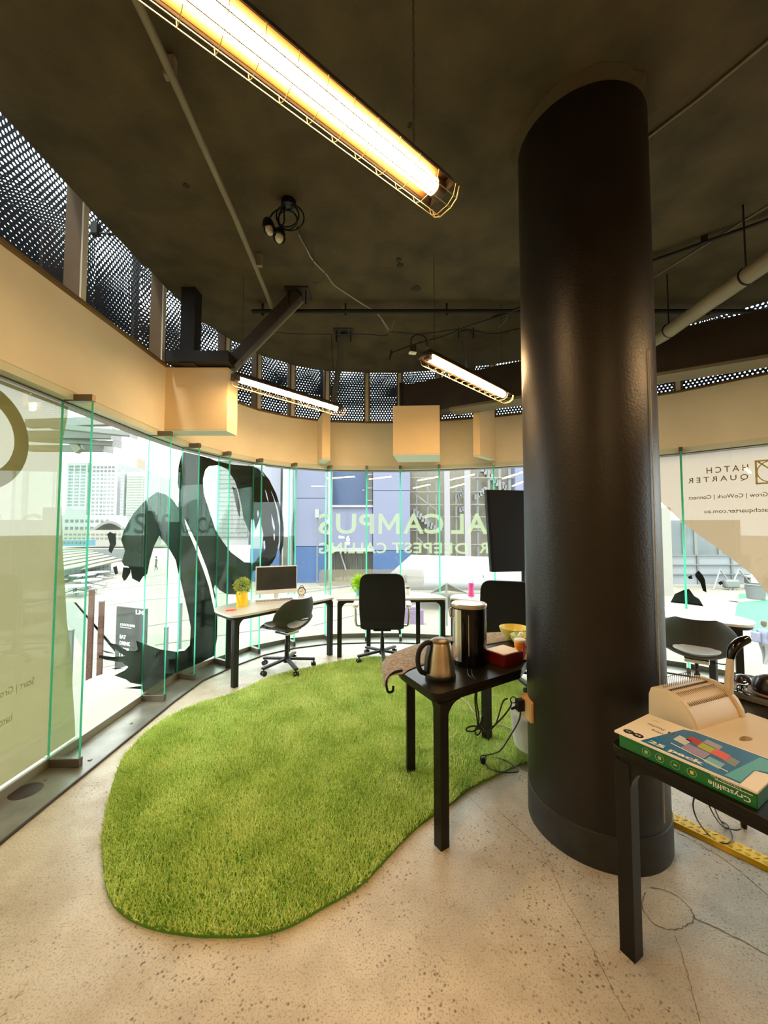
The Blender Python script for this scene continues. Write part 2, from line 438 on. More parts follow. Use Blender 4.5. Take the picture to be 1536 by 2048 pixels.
# glass bays: channel, pane, fin with two clamps
fin_i = {i + 1: Vector(FIN[i]) for i in range(len(FIN))}
for i in range(NG - 1):
    a, b = GL[i], GL[i + 1]; d = (b - a).normalized(); n = seg_n(i)
    w = thing('window_%d' % (i + 1), None, None, (*a, 0), 0, kind='structure')
    mb = MB(); mb.bar((*(a + d * .004), .03), (*(b - d * .004), .03), .045, .06); mb.build('sill_channel', 'channel_steel', w, world=True)
    mb = MB(); mb.bar((*(a + d * .005), (Z_G0 + Z_G1) / 2), (*(b - d * .005), (Z_G0 + Z_G1) / 2), .012, Z_G1 - Z_G0)
    mb.build('pane', 'glass', w, world=True)
    if i in fin_i:
        f = fin_i[i]; dd = (a - f).normalized(); t = Vector((-dd.y, dd.x)); a2 = a - dd * .012
        mb = MB(); h = .0095
        for sgn in (1, -1):
            q = [(*(f + t * h * sgn), Z_G0 + .0), (*(a2 + t * h * sgn), Z_G0), (*(a2 + t * h * sgn), Z_G1), (*(f + t * h * sgn), Z_G1)]
            mb.poly(q)
        fin = mb.build('fin', 'fin_glass', w, world=True)
        mb = MB()
        mb.poly([(*(f + t * h), Z_G0), (*(f - t * h), Z_G0), (*(f - t * h), Z_G1), (*(f + t * h), Z_G1)])
        mb.poly([(*(a2 + t * h), Z_G0), (*(a2 - t * h), Z_G0), (*(a2 - t * h), Z_G1), (*(a2 + t * h), Z_G1)])
        mb.build('polished_edge', 'fin_edge', fin, world=True)
        mb = MB(); mb.bar((*(f - dd * .008), .035), (*(a - dd * .03), .035), .036, .055); mb.build('foot_clamp', 'bronze', w, world=True, bevel=.003)
        mb = MB(); mb.bar((*(f - dd * .008), 2.375), (*(a - dd * .03), 2.375), .036, .045); mb.build('head_clamp', 'bronze', w, world=True, bevel=.003)

# clerestory: glass, posts, outer perforated screens
glass_mat('dusty_glass', (.9, .93, .93), .9)
def perf_mat(name, pitch, r_lo, r_hi, shear=0.):
    m = bpy.data.materials.new(name); m.use_nodes = True; nt = m.node_tree; nt.nodes.clear(); L = nt.links.new
    def M(op, a, b=None, c=None):
        n = nt.nodes.new('ShaderNodeMath'); n.operation = op
        for i, v in enumerate((a, b, c)):
            if v is None: continue
            if isinstance(v, (int, float)): n.inputs[i].default_value = v
            else: L(v, n.inputs[i])
        return n.outputs[0]
    uv = nt.nodes.new('ShaderNodeTexCoord'); sp = nt.nodes.new('ShaderNodeSeparateXYZ'); L(uv.outputs['UV'], sp.inputs[0])
    x = M('ADD', sp.outputs[0], M('MULTIPLY', sp.outputs[1], shear)); z = sp.outputs[1]
    row = M('FLOOR', M('DIVIDE', z, pitch * .866)); stag = M('MULTIPLY', M('MODULO', row, 2.), .5)
    fx = M('SUBTRACT', M('FRACT', M('ADD', M('DIVIDE', x, pitch), stag)), .5)
    fz = M('MULTIPLY', M('SUBTRACT', M('FRACT', M('DIVIDE', z, pitch * .866)), .5), .866)
    dist = M('SQRT', M('ADD', M('MULTIPLY', fx, fx), M('MULTIPLY', fz, fz)))
    mr = nt.nodes.new('ShaderNodeMapRange'); mr.inputs[1].default_value = 3.55; mr.inputs[2].default_value = 4.0
    mr.inputs[3].default_value = r_lo; mr.inputs[4].default_value = r_hi; L(z, mr.inputs[0])
    m2 = nt.nodes.new('ShaderNodeMapRange'); m2.inputs[1].default_value = 3.40; m2.inputs[2].default_value = 3.62
    m2.inputs[3].default_value = .20; m2.inputs[4].default_value = .0; L(z, m2.inputs[0])
    hole = M('LESS_THAN', dist, M('MAXIMUM', mr.outputs[0], m2.outputs[0]))
    o = nt.nodes.new('ShaderNodeOutputMaterial'); mx = nt.nodes.new('ShaderNodeMixShader'); t = nt.nodes.new('ShaderNodeBsdfTransparent')
    d = nt.nodes.new('ShaderNodeBsdfPrincipled'); d.inputs['Specular IOR Level'].default_value = .04; d.inputs['Base Color'].default_value = (.003, .0035, .005, 1); d.inputs['Roughness'].default_value = .6
    L(hole, mx.inputs[0]); L(d.outputs[0], mx.inputs[1]); L(t.outputs[0], mx.inputs[2]); L(mx.outputs[0], o.inputs[0])
    MATS[name] = m
perf_mat('perforated_near', .042, .10, .31)
perf_mat('perforated_far', .046, .30, .36, .05)
def screen(off, z0, z1, m, parent, i0, i1):
    A = offset_ring(off); mb = MB(); uvl = mb.bm.loops.layers.uv.new('UVMap'); s = 0.
    for i in range(i0, i1):
        a, b = A[i], A[i + 1]; L = (b - a).length; s = S[i]
        f = mb.poly([(*a, z0), (*b, z0), (*b, z1), (*a, z1)])
        for lp, uvv in zip(f.loops, ((s, z0), (s + L, z0), (s + L, z1), (s, z1))): lp[uvl].uv = uvv
    return mb.build('screen_sheet', m, parent)
SCR = thing('sunscreen', 'dark perforated metal sunscreen outside the clerestory windows', 'screen', (0, 0, 0))
screen(.55, 2.9, 5.3, 'perforated_near', SCR, 0, NG - 1); screen(.72, 3.7, 5.3, 'perforated_far', SCR, 0, NG - 1)
for i in range(1, NG, 2):
    q = offset_ring(.63)[i]; MB().box((*q, 4.1), (.05, .05, 2.4)).build('support_post', 'black_steel', SCR)
k = NG
POSTS = [(-2.14, 1.62)] + [tuple(GL[i]) for i in range(1, NG)]
CR = offset_ring(.0)
for i in range(NG - 1):
    a, b = GL[i], GL[i + 1]; n = seg_n(i); d = (b - a).normalized()
    w = thing('window_%d' % (k + i), None, None, (*a, Z_B1), 0, kind='structure')
    off = n * .02
    mb = MB(); mb.bar((*(a + off), (Z_B1 + Z_C) / 2), (*(b + off), (Z_B1 + Z_C) / 2), .006, Z_C - Z_B1 - .02); mb.build('pane', 'dusty_glass', w, world=True)
    if i > 0:
        nn = vert_n(i); t = Vector((-nn.y, nn.x)); c = a
        mb = MB(); mb.bar((*(c - nn * .110), (Z_B1 + Z_C) / 2 + .01), (*(c - nn * .0), (Z_B1 + Z_C) / 2 + .01), .045 if i < 3 else .085, Z_C - Z_B1 - .022)
        mb.build('post', 'post_wood', w, world=True)
        mb = MB(); q = c - nn * .116
        mb.bar((*(q - t * .022), (Z_B1 + Z_C) / 2), (*(q + t * .022), (Z_B1 + Z_C) / 2), .012, Z_C - Z_B1 - .03)
        mb.build('white_bead', 'post_white', w, world=True)
        mb = MB(); mb.bar((*(a + d * .07), Z_B1 + .03), (*(b - d * .06), Z_B1 + .03), .03, .03); mb.build('bottom_frame', 'brown_steel', w, world=True)

# ------------------------------------------------------------------ films and lettering on the glass
def film_bm(polys, px=True):
    """polys: outline + holes, photo pixels or (s,z); returns bmesh in (s,z) plane"""
    L = [[Vector((*(hit_glass(*p) if px else p), 0)) for p in poly] for poly in polys]
    bm = bmesh.new(); vs = [bm.verts.new(p) for poly in L for p in poly]
    for t in tessellate_polygon(L):
        try: bm.faces.new([vs[i] for i in t])
        except ValueError: pass
    return bm
def on_glass(bm, name, m, parent, off=.0085):
    off = {.014: .0085, .011: .0085, .012: .0085, .009: .0072}.get(off, off)
    bmesh.ops.triangulate(bm, faces=bm.faces[:])
    for i in range(1, NG - 1):
        bmesh.ops.bisect_plane(bm, geom=bm.verts[:] + bm.edges[:] + bm.faces[:], plane_co=(S[i], 0, 0), plane_no=(1, 0, 0))
    inv = root_matrix(parent).inverted()
    for v in bm.verts:
        s, z = v.co.x, v.co.y; p = gpt(s, off); v.co = inv @ Vector((*p, z))
    return bm_object(bm, name, m, parent)
def smooth_px(poly, n=3): return [(p.x, p.y) for p in smooth_path([(x, y, 0) for x, y in poly], n, True)]
def Z4(l): return [(200 + x / 3.657, 850 + y / 3.657) for x, y in l]      # readings taken from an enlarged view
BRUSH = thing('brush_stroke_decal', 'big black brush-stroke letter film stuck on the glass behind the left desk', 'window decal', (*GL[3], 0))
main = Z4([(620,195),(720,218),(800,240),(850,262),(980,290),(1115,300),(1160,318),(1185,345),(1215,400),(1240,450),(1270,530),(1295,620),(1312,740),(1310,860),(1290,960),(1262,1010),(1240,1030),(1180,1040),(1120,1070),(1100,1215),(1000,1240),(930,1238),(880,1210),(845,1170),(838,1200),(858,1290),(862,1420),(860,1560),(838,1690),(700,1760),(550,1830),(430,1900),(325,1975),(312,1900),(230,1885),(200,1862),(112,1832),(188,1795),(215,1770),(168,1735),(60,1720),(0,1700),(0,1682),(100,1697),(188,1690),(62,1592),(130,1605),(205,1650),(270,1655),(285,1640),(272,1578),(330,1600),(440,1640),(560,1658),(622,1652),(662,1612),(668,1480),(650,1380),(620,1250),(590,1120),(560,990),(500,885),(440,810),(400,890),(372,990),(352,1090),(322,1108),(296,1150),(242,1122),(232,1060),(215,1035),(185,1030),(168,1000),(190,920),(162,840),(182,770),(250,650),(330,560),(420,490),(480,505),(530,540),(578,600),(583,480),(572,420),(580,300),(605,210)])
h1 = Z4([(800,300),(870,292),(940,330),(990,410),(1020,500),(1040,600),(1055,690),(1098,790),(1110,690),(1128,690),(1140,770),(1172,670),(1196,800),(1188,930),(1130,1008),(1060,1005),(960,930),(900,850),(845,760),(800,620),(765,500),(758,400),(775,330)])
h2 = Z4([(625,690),(650,740),(720,880),(790,1060),(818,1160),(850,1300),(843,1370),(800,1180),(760,1060),(700,900),(640,760)])
slits = [Z4(l) for l in ([(1208,470),(1222,500),(1236,570),(1224,540)], [(1255,650),(1268,690),(1282,750),(1276,780),(1262,730)], [(1196,850),(1208,845),(1212,900),(1200,925)], [(1270,790),(1282,800),(1280,850),(1272,830)], [(1150,640),(1158,620),(1166,650),(1156,680)])]
on_glass(film_bm([main, h1[::-1], h2[::-1]] + [l[::-1] for l in slits]), 'main_stroke', 'black_film', BRUSH)
for blob in ([(60,800),(80,782),(112,795),(122,785),(126,870),(90,940),(70,920),(80,870)], [(102,1040),(130,1030),(141,1085),(118,1096)],
             [(178,1040),(230,1045),(230,1080),(200,1130),(182,1141),(168,1110)], [(180,1925),(310,1908),(315,1932),(205,1926)],
             [(232,680),(252,672),(215,780),(188,860),(170,850)],
             [(1185,330),(1240,400),(1290,500),(1335,640),(1347,760),(1342,880),(1322,955),(1312,900),(1330,830),(1325,720),(1300,600),(1262,500),(1220,420)],
             [(0,1640),(60,1655),(120,1672),(60,1668)], [(970,450),(1005,470),(1028,600),(1026,680),(1003,610),(985,520)],
             [(190,1780),(130,1785),(80,1782),(120,1776)]):
    on_glass(film_bm([Z4(blob)]), 'paint_spot', 'black_film', BRUSH)

def glass_text(string, xl, xr, yt, yb, m, parent, bold=.02, name='lettering', spacing=1.0):
    (s0, z0) = hit_glass(xl, (yt + yb) / 2); (s1, z1) = hit_glass(xr, (yt + yb) / 2); xm = (xl + xr) / 2
    zt = hit_glass(xm, yt)[1]; zb = hit_glass(xm, yb)[1]
    bm = text_bm(string, bold, (s1 - s0, zt - zb), mirror=True, spacing=spacing)
    for v in bm.verts: v.co = Vector((v.co.x + s0, v.co.y + zb, 0))
    return on_glass(bm, name, m, parent, .012)
LET = thing('glass_lettering', 'pale green mirrored lettering film reading AL CAMPUS and UR DEEPEST CALLING', 'window lettering', (*GL[8], 0))
glass_text('CA', 806, 887, 1027, 1068, 'letter_film', LET, .018, spacing=1.06)
glass_text('PUS', 637, 748, 1027, 1068, 'letter_film', LET, .018, spacing=1.10)
(sm0, zm), (sm1, _z) = hit_glass(757, 1047), hit_glass(799, 1047); zm1 = hit_glass(778, 1027)[1]; zm0 = hit_glass(778, 1068)[1]
on_glass(film_bm([[(sm0 + u * (sm1 - sm0), zm0 + v * (zm1 - zm0)) for u, v in ((0, 0), (.17, 0), (.17, .66), (.45, .18), (.55, .18), (.83, .66), (.83, 0), (1, 0), (1, 1), (.84, 1), (.5, .42), (.16, 1), (0, 1))]], False), 'lettering', 'letter_film', LET)
glass_text('AL', 902, 975, 1027, 1068, 'letter_film', LET, .018, spacing=1.1)
glass_text('CALLING', 638, 773, 1085, 1107, 'letter_film', LET, .022, spacing=1.12)
glass_text('DEEPEST', 784, 935, 1085, 1107, 'letter_film', LET, .022, spacing=1.12)
glass_text('UR', 958, 1001, 1085, 1107, 'letter_film', LET, .022, spacing=1.12)
PILL = thing('pill_banner_film', 'translucent rounded banner film with mirrored web address low on the centre glass', 'window decal', (*GL[8], 0))
s0, zt = hit_glass(638, 1140); s1, zb = hit_glass(848, 1172); r = .05; pts = []
for (cx, cz, a0) in ((s1 - r, zt - r, 0), (s0 + r, zt - r, 90), (s0 + r, zb + r, 180), (s1 - r, zb + r, 270)):
    pts += [(cx + r * cos(radians(a0 + k * 15)), cz + r * sin(radians(a0 + k * 15))) for k in range(7)]
on_glass(film_bm([pts], False), 'banner', 'pill_film', PILL)
def flat_glass_text(*a, **k):
    o = glass_text(*a, **k); return o
film_mat('letter_pale', (.50, .48, .38), 1., .8)
for st, a, b_ in (('on', 800, 815), ('.edu.au', 671, 712)):
    glass_text(st, a, b_, 1150, 1161, 'letter_pale', PILL, .02)
BF = thing('beige_window_film', 'beige film with mirrored brown lettering on the right-hand glass, cut diagonally', 'window decal', (*GL[14], 0))
zt = Z_G1 - .005
top = [(hit_glass(x, 915)[0], zt) for x in (1180, 1300, 1536)]
diag = [hit_glass(x, y) for x, y in ((1536, 1190), (1505, 1150), (1440, 1100), (1400, 1072), (1365, 1045), (1320, 1002), (1230, 930))]
on_glass(film_bm([[top[1], (S[15] + .4, zt), (S[15] + .4, .5)] + diag], False), 'film_sheet', 'beige_film', BF, .014)
def beige_text(string, xl, xr, yl, yr, h, m='film_brown', bold=.0, spacing=1.0):
    (s0, z0) = hit_glass(xl, yl); (s1, z1) = hit_glass(xr, yr); zt2 = hit_glass(xl, yl - h)[1]
    bm = text_bm(string, bold, (s1 - s0, (zt2 - z0)), mirror=True, spacing=spacing)
    for v in bm.verts: v.co = Vector((v.co.x + s0, v.co.y + (z0 + z1) / 2, 0))
    on_glass(bm, 'lettering', m, BF, .009)
beige_text('HATCH', 1413, 1497, 946, 942, 12, bold=.01, spacing=1.5)
beige_text('QUARTER', 1376, 1497, 967, 962, 12, bold=.01, spacing=1.5)
beige_text('Grow | CoWork | Connect', 1377, 1536, 1000, 997, 10, bold=.012)
beige_text('atchquarter.com.au', 1409, 1536, 1029, 1026, 10, bold=.012)
(s0, za), (s1, zb) = hit_glass(1509, 921), hit_glass(1509, 969); q = za - zb; w = .016
for rect in ([(s0, zb), (s0 + q, zb), (s0 + q, zb + w), (s0, zb + w)], [(s0, za - w), (s0 + q, za - w), (s0 + q, za), (s0, za)], [(s0, zb), (s0 + w, zb), (s0 + w, za), (s0, za)],
             [(s0 + w, za - w), (s0 + 2.2 * w, za - w), (s0 + q, zb + w), (s0 + q - w, zb + w)]):
    on_glass(film_bm([rect], False), 'emblem_line', 'film_gold', BF, .009)
ci = [(s0 + q / 2 + q * .46 * cos(a * pi / 16), (za + zb) / 2 + q * .46 * sin(a * pi / 16)) for a in range(32)]
co = [(s0 + q / 2 + q * .42 * cos(a * pi / 16), (za + zb) / 2 + q * .42 * sin(a * pi / 16)) for a in range(32)]
on_glass(film_bm([ci, co[::-1]], False), 'emblem_line', 'film_gold', BF, .009)
for blob in ([(1341,1205),(1350,1188),(1368,1180),(1378,1178),(1388,1192),(1398,1198),(1407,1213)], [(1375,1154),(1383,1150),(1385,1158),(1378,1158)], [(1390,1148),(1397,1141),(1405,1150),(1410,1160),(1413,1185),(1406,1182),(1400,1165),(1391,1154)], [(1436,1165),(1443,1162),(1446,1167),(1440,1171)]):
    on_glass(film_bm([blob]), 'paint_spot', 'black_film', BF, .011)
OF = thing('olive_window_film', 'olive-cream film covering the nearest left-hand glass, wavy at its right edge', 'window decal', (*GL[1], 0))
edge = [hit_glass(x, y) for x, y in ((138, 832), (128, 880), (126, 1000), (128, 1100), (133, 1180), (136, 1240), (144, 1300), (148, 1380), (152, 1440))]
on_glass(film_bm([[(S[0] + .02, .07), (edge[-1][0] + .01, .07)] + edge[::-1] + [(edge[0][0], Z_G1 - .01), (S[0] + .02, Z_G1 - .01)]], False), 'film_sheet', 'olive_film', OF, .014)
def olive_text(string, xl, xr, yb, h, m):
    (s0, z0) = hit_glass(xl, yb); (s1, z1) = hit_glass(xr, yb); zt2 = hit_glass(xl, yb - h)[1]
    bm = text_bm(string, 0, (s1 - s0, zt2 - z0), mirror=True)
    for v in bm.verts: v.co = Vector((v.co.x + s0, v.co.y + (z0 + z1) / 2, 0))
    on_glass(bm, 'lettering', m, OF, .009)
mat('olive_dark', (.26, .25, .10), .6)
olive_text('Start | Gro', 2, 70, 1386, 20, 'olive_dark'); olive_text('hatc', 2, 26, 1448, 16, 'olive_dark')
s0, z0 = hit_glass(4, 880); R1, R0 = .30, .21
ring = lambda r: [(s0 - .13 + r * cos(a * pi / 20), z0 + r * sin(a * pi / 20)) for a in range(40)]
on_glass(film_bm([ring(R1), ring(R0)[::-1]], False), 'round_emblem', 'olive_dark', OF, .009)
# ------------------------------------------------------------------ column
CC, CRAD = Vector((1.095, 2.065)), .322
COLM = thing('round_column', 'tall black painted round concrete column from floor to ceiling', 'column', (*CC, 0))
MB().lathe([(0, 0), (CRAD, 0), (CRAD, 3.70), (0, 3.70)], n=72).build('shaft', 'column_paint', COLM)
mat('column_base', (.022, .019, .014), .6, vary=.4, scale=14)
MB().lathe([(CRAD + .0005, 0), (CRAD + .005, 0), (CRAD + .005, .155), (CRAD + .0005, .158)], n=72).build('base_band', 'column_base', COLM)
mat('plaster_chip', (.075, .060, .032), .9, bump=.5)
mb = MB(); R = random.Random(3)
ring = [(CRAD + R.uniform(.01, .05), 3.69 + R.uniform(0, .006)) for _ in range(40)]
for k in range(40):
    a0, a1 = 2 * pi * k / 40, 2 * pi * (k + 1) / 40; r0, r1 = ring[k][0], ring[(k + 1) % 40][0]
    mb.poly([(CRAD * cos(a0), CRAD * sin(a0), 3.66), (CRAD * cos(a1), CRAD * sin(a1), 3.66), (r1 * cos(a1), r1 * sin(a1), 3.697), (r0 * cos(a0), r0 * sin(a0), 3.699)])
mb.build('plaster_collar', 'plaster_chip', COLM)
a = radians(-62); px_, py_ = (CRAD + .006) * cos(a), (CRAD + .006) * sin(a)
MB().tube([(px_, py_, .2), (px_, py_, 1.3), (px_ + .002, py_, 2.35)], .0025, 6).build('thin_wire', 'cable_grey', COLM)

# ------------------------------------------------------------------ green rug
rug_px = [(205,1660),(206,1720),(214,1775),(238,1815),(290,1845),(370,1862),(450,1866),(520,1862),(580,1845),(640,1812),(720,1765),(770,1715),(810,1672),(840,1645),(868,1625),(905,1600),(940,1572),(990,1548),(1037,1527)]
rug = [PZ(x, y, .02).xy for x, y in rug_px] + [Vector(p) for p in ((1.10, 2.62), (1.35, 2.85), (1.50, 3.3), (1.40, 3.9), (1.1, 4.25))] + \
      [PZ(x, y, .02).xy for x, y in ((900,1312),(780,1312),(700,1318),(620,1334),(545,1351),(470,1384),(400,1405),(350,1425),(300,1456),(262,1495),(240,1525),(216,1600))]
rug = [Vector((p.x, p.y)) for p in smooth_path([(*p, 0) for p in rug], 4, True)]
RUG = thing('turf_rug', 'kidney-shaped bright green artificial grass rug on the concrete floor', 'rug', (0, 2.9, 0))
MB().prism([tuple(p) for p in rug], .001, .012).build('backing', 'rug_base', RUG, world=True)
def turf_mat():
    m = bpy.data.materials.new('turf'); m.use_nodes = True; nt = m.node_tree; b = nt.nodes['Principled BSDF']; L = nt.links.new
    b.inputs['Roughness'].default_value = .55
    tc = nt.nodes.new('ShaderNodeTexCoord'); n = nt.nodes.new('ShaderNodeTexNoise'); n.inputs['Scale'].default_value = 130; n.inputs['Detail'].default_value = 2
    n2 = nt.nodes.new('ShaderNodeTexNoise'); n2.inputs['Scale'].default_value = 3.5; n2.inputs['Detail'].default_value = 5
    a = nt.nodes.new('ShaderNodeMath'); a.operation = 'MULTIPLY_ADD'; a.inputs[1].default_value = .7
    mm = nt.nodes.new('ShaderNodeMath'); mm.operation = 'MULTIPLY'; mm.inputs[1].default_value = .35
    L(tc.outputs['Object'], n.inputs[0]); L(tc.outputs['Object'], n2.inputs[0]); L(n2.outputs[0], mm.inputs[0]); L(n.outputs[0], a.inputs[0]); L(mm.outputs[0], a.inputs[2])
    r = nt.nodes.new('ShaderNodeValToRGB'); e = r.color_ramp.elements; e[0].position = .38; e[0].color = (.30, .46, .07, 1); e[1].position = .66; e[1].color = (.95, .98, .50, 1)
    x = e.new(.52); x.color = (.60, .78, .20, 1)
    L(a.outputs[0], r.inputs[0]); L(r.outputs[0], b.inputs['Base Color']); MATS['turf'] = m
turf_mat()
import numpy as np
def turf(n):
    rs = np.random.RandomState(4); P = np.array([[p.x, p.y] for p in rug]); lo, hi = P.min(0), P.max(0)
    q = rs.rand(int(n * 1.7), 2) * (hi - lo) + lo; inside = np.zeros(len(q), bool); x, y = q[:, 0], q[:, 1]
    for i in range(len(P)):
        (x1, y1), (x2, y2) = P[i], P[(i + 1) % len(P)]
        if y1 == y2: continue
        c = ((y1 > y) != (y2 > y)) & (x < (x2 - x1) * (y - y1) / (y2 - y1) + x1); inside ^= c
    q = q[inside]; k = len(q); a = rs.rand(k) * 2 * pi; h = .014 + .016 * rs.rand(k); w = .0022 + .0018 * rs.rand(k)
    lean = (rs.rand(k, 2) - .5) * .036; base = np.c_[q, np.full(k, .010)]; dx = np.c_[np.cos(a) * w, np.sin(a) * w, np.zeros(k)]
    tip = base + np.c_[lean, h]; V = np.empty((k * 3, 3)); V[0::3] = base - dx; V[1::3] = base + dx; V[2::3] = tip
    V -= np.array([0, 2.9, 0])
    me = bpy.data.meshes.new('turf_blades'); me.vertices.add(k * 3); me.vertices.foreach_set('co', V.ravel())
    me.loops.add(k * 3); me.loops.foreach_set('vertex_index', np.arange(k * 3, dtype=np.int32))
    me.polygons.add(k); me.polygons.foreach_set('loop_start', np.arange(0, k * 3, 3, dtype=np.int32)); me.update(calc_edges=True)
    me.materials.append(MATS['turf']); o = bpy.data.objects.new('turf_blades', me); COL.objects.link(o); o.parent = RUG; o['kind'] = 'stuff'
turf(240000)

# ------------------------------------------------------------------ lamps
def tube_lamp(p0, p1, label, chains, chain_top):
    p0, p1 = Vector(p0), Vector(p1); c = (p0 + p1) / 2; L = (p1 - p0).length; ang = atan2(p1.y - p0.y, p1.x - p0.x)
    t = thing('tube_lamp', label, 'lamp', c, ang, 'caged tube lamps hung from the ceiling')
    # housing: a shallow trough open to below, x is the long way
    prof = [(-.070, -.010), (-.046, .036), (.046, .036), (.070, -.010)]
    mb = MB()
    for (y0, z0), (y1, z1) in zip(prof, prof[1:]): mb.poly([(-L / 2, y0, z0), (L / 2, y0, z0), (L / 2, y1, z1), (-L / 2, y1, z1)])
    for sx in (-1, 1): mb.poly([(sx * L / 2, y, z) for y, z in prof])
    h = mb.build('housing', 'brown_steel', t, solid=.003)
    prof = [(-.063, -.005), (-.042, .031), (.042, .031), (.063, -.005)]; mb = MB()
    for (y0, z0), (y1, z1) in zip(prof, prof[1:]): mb.poly([(-L / 2 + .01, y0, z0), (L / 2 - .01, y0, z0), (L / 2 - .01, y1, z1), (-L / 2 + .01, y1, z1)])
    mb.build('reflector', mat('reflector_gold', (.13, .055, .012), .5), t, solid=.001)
    MB().tube([(-L / 2 + .05, 0, -.004), (L / 2 - .05, 0, -.004)], .029, 14).build('glowing_tube', mat('lamp_glow', (1, .7, .3), emit=(LAMP_COL, LAMP_STR)), t)
    for sx in (-1, 1): MB().box((sx * (L / 2 - .025), 0, -.002), (.045, .05, .05)).build('tube_holder', 'brown_steel', t, bevel=.004)
    mb = MB(); n = int(L / .09)
    wire = [(-.072, -.012), (-.060, -.052), (-.028, -.070), (.028, -.070), (.060, -.052), (.072, -.012)]
    for i in range(n + 1):
        x = -L / 2 + .02 + i * (L - .02) / n
        mb.tube([(x, y, z) for y, z in wire], .0014, 4)
    for y, z in wire[1:5]: mb.tube([(-L / 2 + .02, y, z), (L / 2 + .02, y, z)], .0016, 4)
    mb.tube([(L / 2 + .02, y, z) for y, z in wire] , .0025, 5)
    mb.build('wire_guard', mat('guard_wire', (.55, .42, .20), .35, .7), t)
    for i, x in enumerate(chains):
        w = root_matrix(t) @ Vector((x, 0, .04)); top = chain_top[i] - w.z; mb = MB(); nl = int(top / .021)
        for k in range(nl):
            z = .04 + (k + .5) * top / nl; a = k % 2 * pi / 2; pts = [(x + .0045 * cos(u) * cos(a), .0045 * cos(u) * sin(a), z + .013 * sin(u)) for u in [j * pi / 3 for j in range(6)]]
            mb.tube(pts, .0014, 3, closed=True)
        mb.build('chain', 'brown_steel', t); MB().cyl((x, 0, .035), (x, 0, .058), .008, .006, 8).build('chain_hook', 'brown_steel', t)
    return t
def LP(x, y, z=2.85): return PZ(x, y, z)
a_, b_ = LP(884, 386, 2.86), LP(392, -10, 2.86); d_ = (a_ - b_).normalized()
tube_lamp(a_ - d_ * 1.25, a_, 'large glowing caged tube lamp overhead, nearest of the three', (-.42, .47), (3.70, 3.70))
tube_lamp(LP(468, 752, 2.82), LP(680, 820, 2.80), 'glowing caged tube lamp beside the boxed beam end on the left', (-.52, .55), (3.74, 3.74))
tube_lamp(LP(852, 706, 2.86), LP(1012, 795, 2.82), 'glowing caged tube lamp hanging just left of the black column', (-.52, .55), (3.70, 3.74))
for p, q, l in (((2.15, .90, 2.75), (2.90, 1.72, 2.75), 'glowing caged tube lamp to the right of the black column, outside the photo'),
                ((-1.3, -1.0, 2.85), (-.5, -.1, 2.85), 'glowing caged tube lamp behind the camera on the window side'),
                ((.9, -1.6, 2.85), (1.7, -.7, 2.85), 'glowing caged tube lamp behind the camera towards the right wall')):
    tube_lamp(p, q, l, (-.45, .35), (3.70, 3.70))
# driver box and conduit loop at the lamp left of the column
t = thing('lamp_driver', 'small black driver box with looped cable beside the lamp left of the column', 'driver box', PY(826, 700, 2.72))
MB().box((0, 0, 0), (.045, .05, .055)).build('case', 'black_plastic', t, bevel=.004)
MB().box((-.005, -.02, -.032), (.05, .03, .01), rz=.3).build('label_plate', 'white_plastic', t)
q = PY(826, 700, 2.72)
MB().tube([p - q for p in smooth_path([PY(x, y, 2.75) for x, y in ((824, 695), (822, 680), (830, 671), (842, 670), (852, 678), (855, 695))], 5)], .006, 6).build('cable_loop', 'black_plastic', t)

# ------------------------------------------------------------------ ceiling services
t = thing('ceiling_pipe', 'long pale pipe running along the ceiling above the left windows', 'pipe', (-1.0, 2.2, 3.60))
MB().tube([(.02, -3.2, 0), (.02, -.6, 0), (0, .3, 0), (-.055, 1.33, 0)], .019, 12).build('pipe', 'pipe_grey', t)
for y in (-.52, -1.9, .75): MB().box((.01, y, .04), (.05, .03, .10)).build('pipe_clip', 'pipe_grey', t, bevel=.003)
t = thing('ceiling_pipe', 'black pipe running straight across the ceiling behind the column', 'pipe', (0, 3.70, 3.66))
MB().tube([(-1.30, 0, 0), (3.9, 0, 0)], .024, 12).build('pipe', 'black_steel', t)
for x in (-1.2, -.38, .62, 1.9, 3.2):
    MB().box((x, 0, .055), (.016, .016, .10)).build('hanger', 'black_steel', t); MB().cyl((x, 0, -.045), (x, 0, -.02), .012, .016, 8).build('hook_ring', 'brown_steel', t)
t = thing('ceiling_pipe', 'thick grey drainpipe slanting behind the column on the right', 'pipe', (2.43, 2.8, 3.20))
MB().tube([(-1.1, .75, -.05), (-.5, .74, -.035), (-.20, .72, -.025), (-.05, .62, -.015), (.0, .45, -.005), (.0, .2, .0), (.0, -2.9, .0)], .055, 20).build('pipe', 'pipe_grey', t)
for y in (-.30, -1.6, .40):
    MB().tube([(.057 * cos(a * pi / 10), y, .057 * sin(a * pi / 10)) for a in range(20)], .006, 6, closed=True).build('pipe_clamp', 'black_steel', t)
    MB().tube([(0, y, .055), (0, y, .50)], .006, 6).build('hanger_rod', 'black_steel', t)
t = thing('conduit', 'thin black conduit on the ceiling right of the column', 'conduit', (2.1, 2.95, 3.655))
MB().tube([(-1.0, .85, 0), (.06, .02, 0), (.6, -.40, 0), (2.2, -1.6, 0)], .013, 8).build('conduit_run', 'black_steel', t)
for p in ((.3, -.17, .02), (-.4, .38, .02)): MB().box(p, (.04, .04, .06), rz=.9).build('saddle', 'black_steel', t)
t = thing('conduit', 'pale thin wire slanting over the ceiling right of the column', 'conduit', (2.4, 2.8, 3.69))
MB().tube([(-.3, 1.1, .0), (-.05, .4, .0), (.3, -.6, .0), (.9, -2.3, .0)], .005, 6).build('conduit_run', 'pipe_grey', t)
